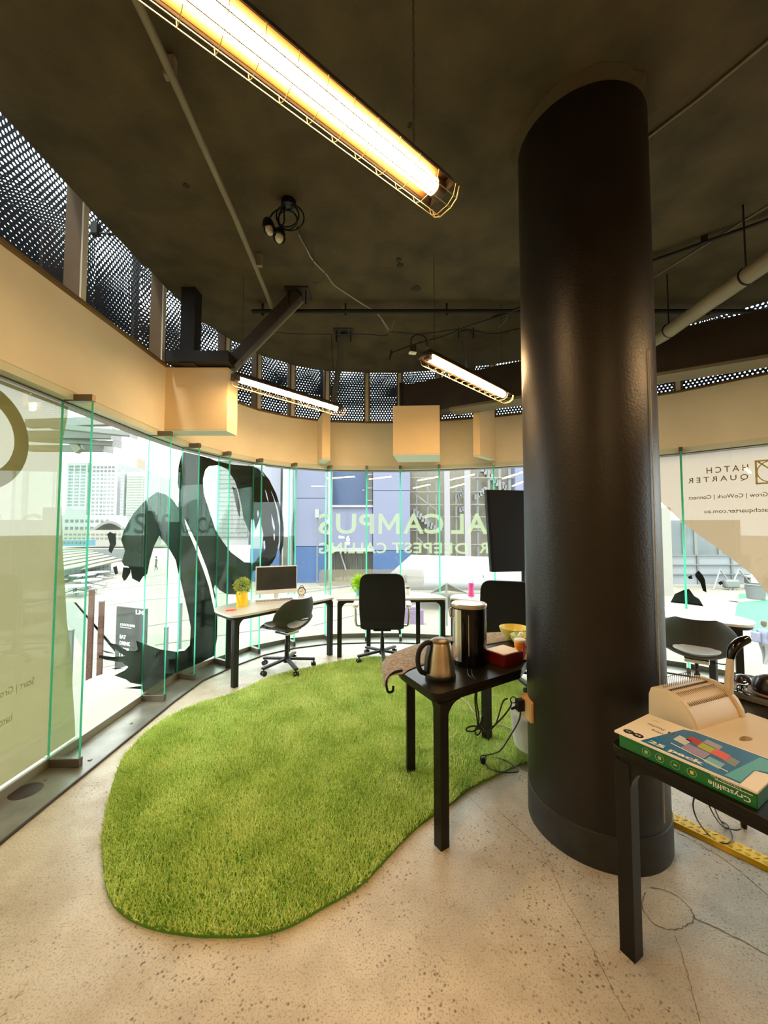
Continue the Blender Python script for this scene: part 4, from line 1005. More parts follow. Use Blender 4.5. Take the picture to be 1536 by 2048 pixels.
mb = MB(); ang0, ang1 = radians(95), radians(150)
t = thing('hot_water_urn', 'tall glossy black hot-water urn with a steel strip beside the kettle', 'urn', (.505, 2.31, ZT), radians(0))
MB().lathe([(0, 0), (.098, 0), (.100, .006), (.100, .335), (0, .335)], n=56).build('body', 'urn_black', t)
MB().lathe([(.1005, .328), (.104, .333), (.104, .346), (.098, .352), (.02, .356), (0, .356)], n=56).build('lid', mat('lid_pearl', (.50, .46, .38), .25, .4), t)
mb = MB(); N = 8; a0, a1 = radians(192), radians(232)
for k in range(N):
    A0, A1 = a0 + (a1 - a0) * k / N, a0 + (a1 - a0) * (k + 1) / N
    mb.poly([(.1025 * cos(A0), .1025 * sin(A0), .03), (.1025 * cos(A1), .1025 * sin(A1), .03), (.1025 * cos(A1), .1025 * sin(A1), .322), (.1025 * cos(A0), .1025 * sin(A0), .322)])
mb.build('steel_panel', mat('panel_steel', (.75, .68, .55), .22, .9), t)
MB().tube([(-.025, -.102, .07), (-.025, -.102, .30)], .003, 6).build('level_gauge', 'chrome', t)
MB().tube(smooth_path([(-.10, -.02, .33), (-.118, -.025, .32), (-.116, -.024, .28), (-.105, -.02, .27)], 4), .005, 6).build('carry_handle', 'chrome', t)
t = thing('red_box', 'dark red carton with a pale top beside the urn', 'box', (.715, 2.335, ZT), radians(33))
MB().box((0, 0, .033), (.17, .15, .066)).build('carton', 'red_box', t, bevel=.002)
mb = MB(); mb.prism([(-.075, -.065), (.05, -.067), (.08, -.02), (.078, .068), (-.078, .068)], .0665, .0685); mb.build('pale_lid', 'paper', t)
t = thing('orange_jar', 'bright orange jar with white lid next to the red carton', 'jar', (.835, 2.40, ZT + .006), radians(20))
MB().lathe([(0, 0), (.032, 0), (.034, .01), (.034, .05), (.030, .058), (.033, .068), (.033, .098), (0, .098)], n=28).build('jar_body', 'orange', t)
MB().lathe([(.0345, .094), (.0345, .105), (.030, .108), (0, .108)], n=28).build('lid', 'paper', t)
MB().prism([(-.006, .01), (.012, .01), (.012, .09), (-.006, .09)], -.0355, -.033, lambda a, b, c: (a, c, b)).build('red_label', 'coral', t)
t = thing('saucer', 'small dark saucer under the orange jar', 'saucer', (.835, 2.40, ZT)); MB().lathe([(0, 0), (.04, 0), (.062, .008), (.060, .010), (.038, .004), (0, .004)], n=28).build('plate', 'white_plastic', t)
def bowl(label, c, R, H, m, items):
    t = thing('bowl', label, 'bowl', c, 0, 'small bowls on the black table')
    MB().lathe([(0, 0), (R * .45, 0), (R * .6, H * .15), (R * .9, H * .65), (R, H), (R * .96, H), (R * .85, H * .65), (R * .5, H * .15), (0, H * .12)], n=36).build('bowl_body', m, t)
bz = ZT + .006
bowl('yellow bowl with small packets, the upper of the two bowls', (.93, 2.78, bz), .105, .085, 'bowl_yellow', 0)
bowl('pale green bowl holding wrapped sweets, in front of the yellow bowl', (.925, 2.60, bz), .080, .078, 'bowl_green', 0)
for (x, y, z, m, lb, ln) in ((.905, 2.60, .075, 'white_plastic', 'pale striped wrapped stick lying in the green bowl', .07), (.955, 2.59, .075, 'coral', 'red wrapped sweet in the green bowl', .04), (.885, 2.595, .062, 'turquoise', 'blue wrapped sweet in the green bowl', .04), (.92, 2.77, .055, 'paper', 'pale sachet in the yellow bowl', .045)):
    t = thing('wrapped_sweet', lb, 'sweet', (x, y, ZT + z)); mb = MB(Matrix.Rotation(.5, 4, 'Y') @ Matrix.Rotation(.6, 4, 'Z')); mb.lathe([(0, -ln / 2), (.013, -ln / 2 + .01), (.016, 0), (.013, ln / 2 - .01), (0, ln / 2)], n=14); mb.build('wrapper', m, t)

# power outlet box on the column, plugs, hanging cables, waste bin
PB = thing('outlet_box', 'cream power outlet box fixed to the left side of the column', 'outlet box', (.775, 2.10, .555), radians(10))
MB().box((0, 0, 0), (.055, .12, .105)).build('case', 'wood_box', PB, bevel=.004)
MB().box((-.022, -.0, -.0), (.018, .10, .085)).build('cover', 'beige_plastic', PB)
PL = thing('plug', 'black plug with a ring pushed into the outlet box', 'plug', (.722, 2.09, .575), radians(10))
MB().box((0, 0, 0), (.04, .035, .06)).build('plug_body', 'black_plastic', PL, bevel=.004)
MB().tube([(-.038 + .016 * cos(a * pi / 8), 0, .028 + .016 * sin(a * pi / 8)) for a in range(16)], .003, 6, closed=True).build('pull_ring', 'black_plastic', PL)
MB().cyl((-.02, 0, -.01), (-.05, 0, -.018), .008, .006, 8).build('strain_relief', 'black_plastic', PL)
def cable(label, pts, m='cable_black', r=.0042, cat='cable', name='power_cable'):
    P = smooth_path(pts, 6); t = thing(name, label, cat, pts[0]); MB().tube(P, r, 7).build('cable', m, t, world=True); return t
W = lambda x, y, Y: PY(x, y, Y)
cable('black kettle and urn cables drooping from the table edge to the outlet box', [(.47, 2.20, ZT + .004), (.455, 2.10, ZT + .006), W(951, 1365, 2.04), W(950, 1400, 2.05), W(954, 1435, 2.06), W(958, 1455, 2.07), W(966, 1428, 2.08), W(962, 1450, 2.08), W(948, 1462, 2.08), W(934, 1462, 2.08), W(934, 1456, 2.08), W(950, 1452, 2.08), W(968, 1462, 2.08), W(990, 1450, 2.08), W(1005, 1405, 2.08), W(1015, 1397, 2.09)])
cable('second black cable knotted under the table front', [(.49, 2.19, ZT + .004), (.475, 2.10, ZT + .006), W(955, 1365, 2.05), W(953, 1400, 2.06), W(958, 1440, 2.08), W(950, 1462, 2.08), W(955, 1470, 2.08), W(962, 1460, 2.08), W(956, 1445, 2.08), W(972, 1462, 2.08), W(1000, 1440, 2.08), W(1020, 1415, 2.09), W(1023, 1403, 2.09)])
c3 = cable('black cable hanging from the outlet box to a plug lying on the floor', [W(1041, 1416, 2.10), W(1038, 1440, 2.11), W(1018, 1475, 2.13), W(998, 1503, 2.17)] + [PZ(*p, .03) for p in ((970, 1512), (1005, 1519), (1030, 1533), (1036, 1543), (1010, 1545), (985, 1540), (968, 1525))])
p = PZ(966, 1520, .045); t = thing('plug', 'black plug lying on the turf rug at the end of its cable', 'plug', p); MB().lathe([(0, -.02), (.016, -.018), (.018, .0), (.012, .016), (0, .02)], n=14).build('plug_body', 'black_plastic', t); MB().tube([(.018 * cos(a * pi / 8), -.01, .018 + .018 * sin(a * pi / 8)) for a in range(16)], .003, 6, closed=True).build('pull_ring', 'black_plastic', t)
cable('thin pale cable lying across the turf rug', [PZ(*p, .03) for p in ((918, 1395), (935, 1405), (948, 1425), (975, 1440), (1000, 1448), (1030, 1460))], 'cable_grey', .004)
glass_mat('clear_plastic', (.90, .89, .84), 1.5, .1)
film_mat('bag_plastic', (.85, .82, .74), .75, .4)
t = thing('waste_bin', 'clear waste bin with a white liner half hidden behind the column', 'bin', (.935, 2.51, .014))
MB().lathe([(0, 0), (.085, 0), (.10, .20), (.115, .33)], n=30).build('bin_body', 'clear_plastic', t, solid=.002)
mb = MB(); mb.lathe([(.10, .12), (.112, .20), (.121, .30), (.128, .355), (.118, .362), (.108, .33), (.10, .25)], n=36)
rs = random.Random(2)
for v in mb.bm.verts: k = 1 + rs.uniform(-.03, .03); v.co.x *= k; v.co.y *= k
mb.build('liner', 'bag_plastic', t)
t = thing('orange_wrapper', 'crumpled orange wrapper at the top of the waste bin', 'wrapper', (.915, 2.48, .30)); mb = MB(); mb.lathe([(0, -.04), (.035, -.03), (.05, 0), (.03, .035), (0, .045)], n=9)
for v in mb.bm.verts: v.co *= rs.uniform(.75, 1.25)
mb.build('wrapper', 'orange', t, smooth=False)

# ------------------------------------------------------------------ right table: file box, pouch pack, comb binder

ZB = ZT + .047
A_ = PZ(1238, 1466, ZB); B_ = PZ(1514, 1586, ZB); ex = (B_ - A_).normalized(); ey = Vector((-ex.y, ex.x, 0)); LB = (B_ - A_).length; WB = .235
ang = atan2(ex.y, ex.x); cb = A_ + ex * LB / 2 + ey * WB / 2
FB = thing('file_box', 'flat green file box lettered upside down at the table edge', 'box', (cb.x, cb.y, ZT), ang)
MB().box((0, 0, .0235), (LB, WB, .0465)).build('carton', 'green_card', FB, bevel=.002)
mat('print_white', (.85, .85, .72), .5); mat('print_pale', (.45, .60, .30), .5)
def on_face(bm, name, m, parent, x, z, w, h, y, flip=True, top=False, rot=0.):
    for v in bm.verts:
        u, q = (w - v.co.x, h - v.co.y) if flip else (v.co.x, v.co.y)
        u, q = u * cos(rot) - q * sin(rot), u * sin(rot) + q * cos(rot)
        v.co = Vector((x + u, z + q, y)) if top else Vector((x + u, y, z + q))
    return bm_object(bm, name, m, parent)
yf = -WB / 2 - .0012
on_face(text_bm('Crystalfile', .01, (.098, .020)), 'lettering', 'print_white', FB, LB * .20, .010, .098, .020, yf)
MB().box((LB * .20 + .06, yf, .035), (.085, .0006, .002)).build('underline', 'print_white', FB)
on_face(text_bm('Indicator File', .0, (.07, .006)), 'lettering', 'print_white', FB, LB * .22, .037, .07, .006, yf)
for k, x in enumerate((-.26, -.15, -.03, .09)):
    MB().tube([(x * LB + .0125 * cos(a * pi / 10), yf, .023 + .0125 * sin(a * pi / 10)) for a in range(20)], .0006, 4, closed=True).build('ring_mark', 'print_pale', FB)
    mb = MB(); mb.box((x * LB, yf, .023), (.009, .0006, .010 if k != 2 else .004)); mb.build('icon', 'print_pale' if k < 3 else 'bowl_yellow', FB)
PK = thing('pouch_pack', 'flat white and blue pack of pouches lettered 25 pack lying on the green box', 'pack', (cb.x, cb.y, ZB), ang)
WP = WB + .01; y0 = -WP / 2 - .004
def up(u, v): return (-LB / 2 - .012 + u * (LB + .016), y0 + v * WP)
def toppoly(pts, m, name, z=.0075): MB().prism([up(*p) for p in pts], z, z + .0003).build(name, m, PK)
MB().prism([up(0, 0), up(1, 0), up(1, 1), up(0, 1)], 0.0002, .0072).build('sleeve', 'paper', PK, bevel=.0012)
mat('pack_blue', (.015, .16, .36), .3); mat('pack_teal', (.10, .42, .46), .3)
toppoly([(.22, .02), (.90, .02), (.90, .5), (.975, .55), (.975, .97), (.40, .97), (.33, .90)], 'pack_blue', 'blue_field')
toppoly([(.80, .06), (.895, .06), (.895, .5), (.97, .6), (.97, .93), (.86, .93)], 'pack_teal', 'teal_corner', .0078)
cols = [(.45, .05, .06), (.42, .45, .05), (.75, .12, .10), (.25, .27, .25), (.35, .35, .38), (.33, .27, .42), (.60, .62, .60), (.20, .45, .50)]
for k, (u, v, w, h) in enumerate([(.42, .60, .10, .18), (.52, .52, .11, .18), (.62, .48, .11, .20), (.72, .42, .08, .20), (.52, .72, .12, .14), (.46, .30, .17, .20), (.36, .46, .10, .20), (.64, .18, .11, .20)]):
    toppoly([(u, v), (u + w, v - .04), (u + w, v + h - .04), (u, v + h)], mat('pack_col_%d' % k, cols[k], .35), 'colour_patch', .0079 + .0003 * (k % 3))
toppoly([(.38, .30), (.80, .16), (.80, .18), (.38, .32)], 'paper', 'photo_edge', .0088)
x, y = up(.265, .035); on_face(text_bm('25 pack', .035, (.155, .030)), 'lettering', 'print_white', PK, x, y, .155, .030, .0090, False, True)
mat('ink', (.02, .02, .03), .5)
for st, u, v, w, h in (('Laminating', .175, .46, .075, .016), ('Pouches', .10, .60, .055, .016), ('gloss', .09, .82, .02, .006)):
    x, y = up(u, v); on_face(text_bm(st, .01, (w, h)), 'lettering', 'ink', PK, x, y, w, h, .0076, True, True)
x, y = up(.30, .62); MB().box((x, y, .0076), (.016, .014, .0005)).build('logo_square', 'ink', PK); MB().box((x + .001, y, .0080), (.008, .002, .0004)).build('logo_square', 'print_white', PK)
for u, st in ((.085, 'A4'), (.165, 'M')):
    x, y = up(u, .14); MB().lathe([(0, .0003), (.017, .0003), (.017, 0)], (x, y, .0073), 28, 1, 1).build('badge', 'ink', PK)
    on_face(text_bm(st, .02, (.016, .010)), 'lettering', 'print_white', PK, x - .008, y - .005, .016, .010, .0078, True, True)

# comb binder
F0 = Vector((1.165, 1.462)); dx_ = Vector((.93, .37)).normalized(); a_b = atan2(dx_.y, dx_.x)
CB = thing('comb_binder', 'beige comb binding machine with upright lever and black grip', 'binding machine', (*F0, ZT), a_b)
WBn = .262
prof = [(-.002, .045), (.004, .068), (.022, .100), (.050, .128), (.085, .142), (.135, .146), (.165, .138), (.175, .11), (.178, .012), (0, .012)]
mb = MB(); mb.prism(prof, -.012, WBn, lambda a, b, c: (c, a, b)); mb.build('cover', 'beige_plastic', CB, bevel=.010, sharp=40)
mb = MB(); mb.prism([(-.008, .040), (-.004, .068), (.014, .104), (.045, .134), (.085, .149), (.140, .152), (.18, .14), (.185, .012), (0, .012)], WBn + .0, WBn + .030, lambda a, b, c: (c, a, b)); mb.build('end_housing', 'beige_plastic', CB, bevel=.008, sharp=40)
tr = rounded([(-.06, -.19), (.06, -.215), (.34, -.10), (.34, .01), (-.06, .01)], [.03, .03, .03, 0, 0])
hole = [(.085 + .030 * cos(a * pi / 12), -.100 + .0135 * (1 + .25 * cos(a * pi / 12)) * sin(a * pi / 12)) for a in range(24)]
mb = MB(); L2 = [[Vector((*p, 0)) for p in tr], [Vector((*p, 0)) for p in hole[::-1]]]
lo = [mb.v((v.x, v.y, .014)) for l in L2 for v in l]; hi = [mb.v((v.x, v.y, .042)) for l in L2 for v in l]
for f in tessellate_polygon(L2): mb.f([hi[i] for i in f]); mb.f([lo[i] for i in f][::-1])
k0 = 0
for l in L2:
    n = len(l)
    for i in range(n): mb.f([lo[k0 + i], lo[k0 + (i + 1) % n], hi[k0 + (i + 1) % n], hi[k0 + i]])
    k0 += n
mb.build('tray', 'beige_plastic', CB)
mb = MB(); mb.prism([(x * .96 + .004, y * .96) for x, y in tr], .0, .014); mb.build('base', 'black_plastic', CB)
NP = 21
for k in range(NP):
    x = .012 + k * (WBn - .030) / (NP - 1)
    MB().tube([(x, .125, .140), (x, .128, .186), (x, .120, .192)], .0012, 5).build('comb_pin', 'bronze', CB)
    MB().box((x + .003, .104, .1450), (.0022, .012, .003)).build('comb_slot', 'black_plastic', CB)
    mb = MB(); mb.bar((x + .004, .030, .1125), (x + .004, .082, .1425), .0018, .0025); mb.build('groove', 'bronze', CB)
LV = Matrix.Translation((*F0, ZT)) @ Matrix.Rotation(a_b, 4, 'Z')
inv = LV.inverted(); Yl = 1.60
pl = [inv @ PY(x, y, Yl) for x, y in ((1457, 1400), (1458, 1360), (1461, 1316))]
MB().tube(pl, [.0185, .0170, .0150], 4).build('lever_arm', 'beige_plastic', CB, bevel=.004, sharp=30)
gp = [inv @ PY(x, y, Yl) for x, y in ((1461, 1318), (1465, 1300), (1478, 1286), (1494, 1279), (1499, 1278))]
MB().tube(smooth_path(gp, 4), [.012, .013, .0145, .016, .017, .018, .0185, .019, .019, .0185, .018, .017, .016, .015, .013, .012, .008], 12).build('lever_grip', 'black_gloss', CB)
# trimmer and hats
TR = thing('paper_trimmer', 'dark flat paper trimmer with metal rails at the right edge of the table', 'trimmer', (1.845, 1.735, ZT), atan2(e.y, e.x))
MB().box((0, 0, .012), (.50, .26, .022)).build('board', mat('board_grey', (.18, .17, .14), .5, vary=.2, scale=10), TR, bevel=.003)
for y, m in ((-.122, 'chrome'), (-.106, 'black_plastic'), (-.090, 'bronze')): MB().box((0, y, .027), (.50, .010, .008)).build('rail', m, TR)
for k in range(6): MB().box((-.18 + k * .07, -.05, .0237), (.022, .006, .0012)).build('scale_mark', 'paper', TR)
mat('hat_black', (.015, .010, .007), .3, coat=.3); mat('hat_rim', (.30, .17, .09), .5)
for (loc, r, lb) in (((1.75, 1.775, ZT + .0318), .066, 'large domed black cap with a brown rim on the trimmer'), ((1.80, 1.965, ZT + .001), .040, 'small domed black cap behind the larger one')):
    t = thing('domed_cap', lb, 'cap', loc, 0, 'domed black caps on the right table')
    MB().lathe([(0, 0), (r * .9, .004), (r, r * .35), (r * .96, r * .8), (r * .7, r * 1.25), (r * .3, r * 1.42), (0, r * 1.45)], n=36).build('dome', 'hat_black', t)
    MB().tube([(r * .97 * cos(a * pi / 16), r * .97 * sin(a * pi / 16), .012) for a in range(32)], .006, 6, closed=True).build('rim_band', 'hat_rim', t)
t = thing('folded_glasses', 'folded black spectacles beside the domed caps', 'spectacles', (1.675, 1.83, ZT + .0265), .5)
MB().tube(smooth_path([(-.06, 0, .03), (-.02, .01, .035), (.02, .0, .03), (.05, 0, .03)], 4), .0035, 6).build('frame', 'black_gloss', t)
for x in (-.03, .03): MB().tube([(x + .024 * cos(a * pi / 8), .004, .024 + .018 * sin(a * pi / 8)) for a in range(16)], .0025, 5, closed=True).build('lens_ring', 'black_gloss', t)
MB().tube([(-.055, 0, .03), (-.04, -.03, .003)], .003, 5).build('temple', 'black_gloss', t)

# yellow cable cover on the floor, cable and plug
a0 = PZ(1348, 1641, 0); a1 = PZ(1536, 1730, 0); d = (a1 - a0).normalized(); ctr = a0 + d * .45
YC = thing('cable_cover', 'bright yellow ribbed cable cover strip on the floor behind the column', 'cable cover', ctr, atan2(d.y, d.x))
MB().prism([(-.052, 0.001), (-.036, .016), (.036, .016), (.052, 0.001)], -.9, .9, lambda a, b, c: (c, a, b)).build('strip', 'yellow_strip', YC)
mb = MB()
for i in range(60):
    for j in range(2):
        x = -.89 + i * .03; mb.box((x, -.018 + .036 * j, .0165), (.020, .004, .003), rz=.8 if (i + j) % 2 else -.8); mb.box((x + .006, -.018 + .036 * j + .006, .0165), (.014, .003, .003), rz=.8 if (i + j) % 2 else -.8)
mb.build('tread_bars', mat('yellow_dark', (.85, .52, .01), .45), YC, kind='stuff')
U = lambda x, y: PY(x, y, 1.72)
cable('thin black cable looping under the right-hand table to a plug on the floor', [U(1392, 1585), U(1386, 1610), U(1395, 1640)] + [PZ(*p, .022) for p in ((1418, 1670), (1448, 1687), (1465, 1678), (1455, 1650), (1440, 1640))] + [U(1425, 1605), U(1418, 1590)], 'cable_black', .003)
cable('second thin cable under the right-hand table ending in a plug', [U(1410, 1590), U(1425, 1625)] + [PZ(*p, .02) for p in ((1445, 1652), (1470, 1660), (1482, 1658))], 'cable_black', .003)
p = PZ(1488, 1655, .001); t = thing('plug', 'black plug standing on the floor beyond the yellow strip', 'plug', p)
MB().lathe([(0, 0), (.012, 0), (.014, .02), (.010, .035), (.022, .045), (.022, .058), (0, .062)], n=16).build('plug_body', 'black_plastic', t)
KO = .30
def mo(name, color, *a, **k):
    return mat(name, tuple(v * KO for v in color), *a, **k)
# ------------------------------------------------------------------ outside
GZ = -3.5
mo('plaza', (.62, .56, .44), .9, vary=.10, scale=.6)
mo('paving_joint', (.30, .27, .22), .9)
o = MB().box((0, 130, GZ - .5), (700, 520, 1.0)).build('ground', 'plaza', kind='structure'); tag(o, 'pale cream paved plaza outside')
PLZ = o
def gstrip(px, w, name='paving_joint', m='paving_joint'):
    P = [PZ(x, y, GZ + .012) for x, y in px]; mb = MB(); prev = None
    for i, p in enumerate(P):
        d = (P[min(i + 1, len(P) - 1)] - P[max(i - 1, 0)]).normalized(); n = Vector((-d.y, d.x, 0)) * w / 2; c = (mb.v(p + n), mb.v(p - n))
        if prev: mb.f([prev[0], prev[1], c[1], c[0]])
        prev = c
    mb.build(name, m, PLZ, world=True)
for l in ([(128, 1190), (280, 1172), (440, 1160), (620, 1150)], [(128, 1222), (290, 1200), (450, 1186), (620, 1178), (780, 1168)], [(230, 1262), (400, 1236), (560, 1222), (720, 1208)], [(310, 1290), (500, 1262), (650, 1250)],
          [(560, 1268), (650, 1245), (720, 1228)], [(700, 1300), (900, 1290), (1040, 1296)], [(200, 1172), (330, 1148), (430, 1138)], [(150, 1205), (290, 1370)]): gstrip(l, .12)
gstrip([(128, 1205), (170, 1250), (230, 1330)], 1.2, 'paving_band', mo('paving_grey', (.42, .41, .36), .9))
gstrip([(600, 1186), (700, 1172), (760, 1168)], .5, 'paving_band', 'paving_grey')
def bpx(name, label, cat, x0, x1, yt, yb, Y, depth, m, group=None, cols=0, rows=0, wm=None, wfrac=(.6, .5), inset=(.05, .05, .04, .03), wname='window_row', perwin=False):
    """upright block: front face set where the photo shows it at distance Y"""
    a = PY(x0, yb, Y); b = PY(x1, yt, Y); w = b.x - a.x; h = b.z - a.z
    t = thing(name, label, cat, (a.x + w / 2, Y, a.z), 0, group)
    MB().box((0, depth / 2, h / 2), (w, depth, h)).build('walls', m, t)
    if cols and rows:
        mb = MB(); l, r, tp, bt = inset; cw = w * (1 - l - r) / cols; rh = h * (1 - tp - bt) / rows
        for i in range(cols):
            for j in range(rows): mb.box((-w / 2 + l * w + (i + .5) * cw, -.02, bt * h + (j + .5) * rh), (cw * wfrac[0], depth * .004 + .1, rh * wfrac[1]))
        mb.build(wname, wm, t, kind='stuff')
    return t, w, h
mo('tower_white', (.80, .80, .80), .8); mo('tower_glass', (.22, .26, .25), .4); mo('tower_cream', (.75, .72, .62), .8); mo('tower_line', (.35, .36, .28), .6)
ZB0 = 1078
GR = 'city towers beyond the plaza'
bpx('office_tower', 'white office tower with three dark window columns, seen past the first glass fin', 'building', 128, 176, 925, ZB0, 170, 25, 'tower_white', GR, 3, 13, 'tower_glass', (.68, .55), (.06, .06, .03, .42))
bpx('office_tower', 'white office tower wing with small square windows left of the cream tower', 'building', 178, 236, 926, ZB0, 170, 25, 'tower_white', GR, 6, 16, 'tower_glass', (.6, .5), (.03, .10, .03, .14))
bpx('office_tower', 'cream tower ruled with thin horizontal bands', 'building', 250, 290, 946, ZB0, 165, 25, 'tower_cream', GR, 1, 24, 'tower_line', (.98, .35), (.02, .01, .04, .02))
bpx('stair_core', 'pale concrete core at the left end of the cream tower', 'building', 238, 249.5, 940, ZB0, 165, 20, 'tower_white', GR, 2, 20, 'tower_line', (.45, .5), (.1, .1, .05, .02))
bpx('thin_tower', 'faint peach-coloured slender tower behind the cream tower', 'building', 268, 277, 917, 1078, 200, 6, mo('peach', (.85, .68, .50), .8), GR)
bpx('podium', 'low white podium building behind the railway', 'building', 122, 225, 1030, ZB0, 150, 12, 'tower_white', GR, 9, 2, 'tower_glass', (.6, .4), (.05, .05, .1, .3))
t = thing('wave_roof', 'long grey wave-shaped station roof below the towers', 'roof', PY(215, 1060, 120))
P = []
w0 = PY(170, 1060, 120).x; w1 = PY(345, 1060, 120).x; cx_ = PY(215, 1060, 120).x; L_ = w1 - w0
top = [(w0 - cx_ + L_ * k / 40, (1.6 + 1.4 * cos(k / 40 * 4 * pi + pi * .9)) ) for k in range(41)]
mb = MB(); mb.prism(top + [(x, z - .9) for x, z in top[::-1]], 0, 14, lambda a, b, c: (a, c, b)); mb.build('roof_sheet', mo('roof_grey', (.45, .45, .42), .6), t)
mb = MB()
for k in range(9): mb.box((w0 - cx_ + L_ * (k + .5) / 9, 7, -1.8), (.5, .5, 4.2))
mb.build('roof_posts', 'tower_white', t, kind='stuff')
t, w, h = bpx('station_building', 'long low cream station building with dark openings', 'building', 122, 330, 1060, 1092, 110, 6, 'tower_cream', None, 22, 2, 'tower_line', (.6, .4), (.02, .02, .15, .35))
t, w, h = bpx('train', 'blue and white commuter train beyond the plaza', 'train', 122, 173, 1080, 1092, 95, 3, mo('train_blue', (.20, .55, .75), .4))
for k in range(6): MB().box((-w / 2 + w * (k + .7) / 6.4, -.05, h * .58), (w / 6.4 * .6, .12, h * .40)).build('train_window', 'tower_line', t)
t, w, h = bpx('retaining_wall', 'long grey retaining wall left of the brush-stroke decal', 'wall', 178, 258, 1098, 1132, 62, 2, mo('wall_grey', (.40, .42, .42), .8))
t = thing('low_roof', 'low corrugated cream roof left of the picnic tables', 'roof', PY(160, 1115, 45))
mb = MB(); q = PY(160, 1115, 45)
c = [PY(118, 1150, 38) - q, PY(245, 1120, 44) - q, PY(170, 1098, 56) - q, PY(112, 1100, 56) - q]
mb.poly(c); mb.build('roof_sheet', mo('roof_cream', (.72, .68, .50), .7), t, solid=.15)
for k in range(7):
    f = (k + .5) / 7; mb = MB(); mb.bar(c[0].lerp(c[3], f) + Vector((0, 0, .15)), c[1].lerp(c[2], f) + Vector((0, 0, .15)), .12, .12); mb.build('roof_rib', 'tower_line', t)
t = thing('stone_steps', 'low wall of dark stone blocks running beside the picnic tables', 'wall', PZ(165, 1160, GZ))
A_ = PZ(122, 1167, GZ); B_ = PZ(218, 1142, GZ); q = t.location.copy()
for k in range(10):
    f0 = A_.lerp(B_, k / 10) - q; f1 = A_.lerp(B_, (k + .92) / 10) - q
    for j in range(2): MB().bar(f0 + Vector((0, 0, .32 + j * .66)), f1 + Vector((0, 0, .32 + j * .66)), .5, .60).build('stone_block', mo('block_grey', (.30, .34, .30), .9), t)
def picnic(x, y, label, s=1.):
    p = PZ(x, y, GZ + .75); p.z = GZ; t = thing('picnic_table', label, 'picnic table', p, 0, 'round picnic tables on the plaza')
    MB().lathe([(0, .72), (1.0, .72), (1.0, .78), (0, .78)], n=28).build('tabletop', mo('picnic_white', (.75, .80, .85), .5), t)
    for k in range(4):
        a = pi / 4 + k * pi / 2; MB().tube([(0, 0, .5), (1.3 * cos(a), 1.3 * sin(a), .1), (1.3 * cos(a), 1.3 * sin(a), .42)], .03, 6).build('seat_arm', 'wall_grey', t)
        MB().lathe([(0, .42), (.3, .42), (.3, .47), (0, .47)], (1.35 * cos(a), 1.35 * sin(a), 0), 16).build('seat', 'picnic_white', t)
    MB().cyl((0, 0, 0), (0, 0, .72), .06).build('pedestal', 'wall_grey', t)
picnic(152, 1172, 'white round picnic table nearest the glass, on the plaza'); picnic(176, 1160, 'second white round picnic table from the front on the plaza')
picnic(165, 1150, 'third white round picnic table on the plaza, in the row by the stone wall'); picnic(196, 1144, 'farthest white round picnic table on the plaza')
mo('rust', (.22, .08, .04), .8, vary=.8, scale=30)
for (x, yb, yt, m, lb, nm) in ((177, 1376, 1180, 'rust', 'tall speckled rust-brown post just past the first glass fin', 'rust_post'), (198, 1372, 1204, 'rust', 'shorter speckled rust-brown post left of the dark sign', 'rust_post'),
                       (137, 1385, 1262, 'wall_grey', 'grey-green post behind the olive film edge', 'post'), (331, 1330, 1256, 'wall_grey', 'short pale post right of the dark sign', 'post'), (358, 1322, 1208, 'wall_grey', 'taller pale post inside the decal arch', 'post')):
    p = PZ(x, yb, GZ); top = PY(x, yt, p.y); t = thing(nm, lb, 'post', p, .3)
    hh = top.z - GZ; MB().box((0, 0, hh / 2), (.13, .13, hh)).build('shaft', m, t); MB().box((0, 0, hh + .02), (.15, .15, .04)).build('cap', 'wall_grey', t)
# totem sign
Ys = 12.9; a = PY(233, 1212, Ys); b = PY(290, 1204, Ys * .96)
t = thing('totem_sign', 'dark grey sign panel lettered EAT DRINK SHOP LATROBE ST on the plaza', 'sign', (a.x, a.y, GZ), atan2(b.y - a.y, b.x - a.x)); w = (Vector((b.x, b.y)) - Vector((a.x, a.y))).length; h = a.z - GZ
MB().box((w / 2, .06, h / 2), (w, .12, h)).build('panel', mo('sign_grey', (.12, .13, .12), .5), t, bevel=.01)
for st, u, v, ww, hh in (('LM', .70, .925, .26, .055), ('& DOCKLANDS', .16, .755, .52, .03), ('EAT', .16, .585, .22, .05), ('DRINK', .16, .505, .38, .05), ('SHOP', .16, .425, .34, .05), ('LATROBE ST', .16, .345, .74, .05)):
    bm = text_bm(st, .03, (ww * w, hh * h))
    for vv in bm.verts: vv.co = Vector((u * w + vv.co.x, -.004, v * h + vv.co.y))
    bm_object(bm, 'lettering', 'white_plastic', t)
MB().box((.36 * w, -.004, .735 * h), (.40 * w, .004, .006 * h)).build('underline', 'white_plastic', t)
# canopy beams of the stadium, upper left
t = thing('canopy_frame', 'pale steel canopy beams overhead outside, seen top left through the glass', 'canopy', PY(160, 880, 14)); q = t.location.copy()
for (x0, y0, x1, y1, Y0, Y1, hh) in ((118, 848, 240, 842, 13, 12, .26), (120, 870, 233, 870, 14, 12.5, .26), (120, 897, 217, 897, 15, 13.5, .22), (115, 878, 234, 888, 14, 13, .16), (160, 852, 268, 869, 11, 11, .14)):
    p0 = PY(x0 - 60, y0, Y0) - q; p1 = PY(x1, y1, Y1) - q
    MB().bar(p0, p1, .26, hh).build('beam', mo('canopy_grey', (.42, .46, .42), .6), t)
    d = (p1 - p0).normalized(); MB().bar(p1, p1 + d * .02, .34, hh + .10).build('end_plate', 'tower_white', t)
MB().bar(PY(132, 862, 13.5) - q, PY(160, 903, 13.5) - q, .2, .25).build('diagonal', 'roof_cream', t)
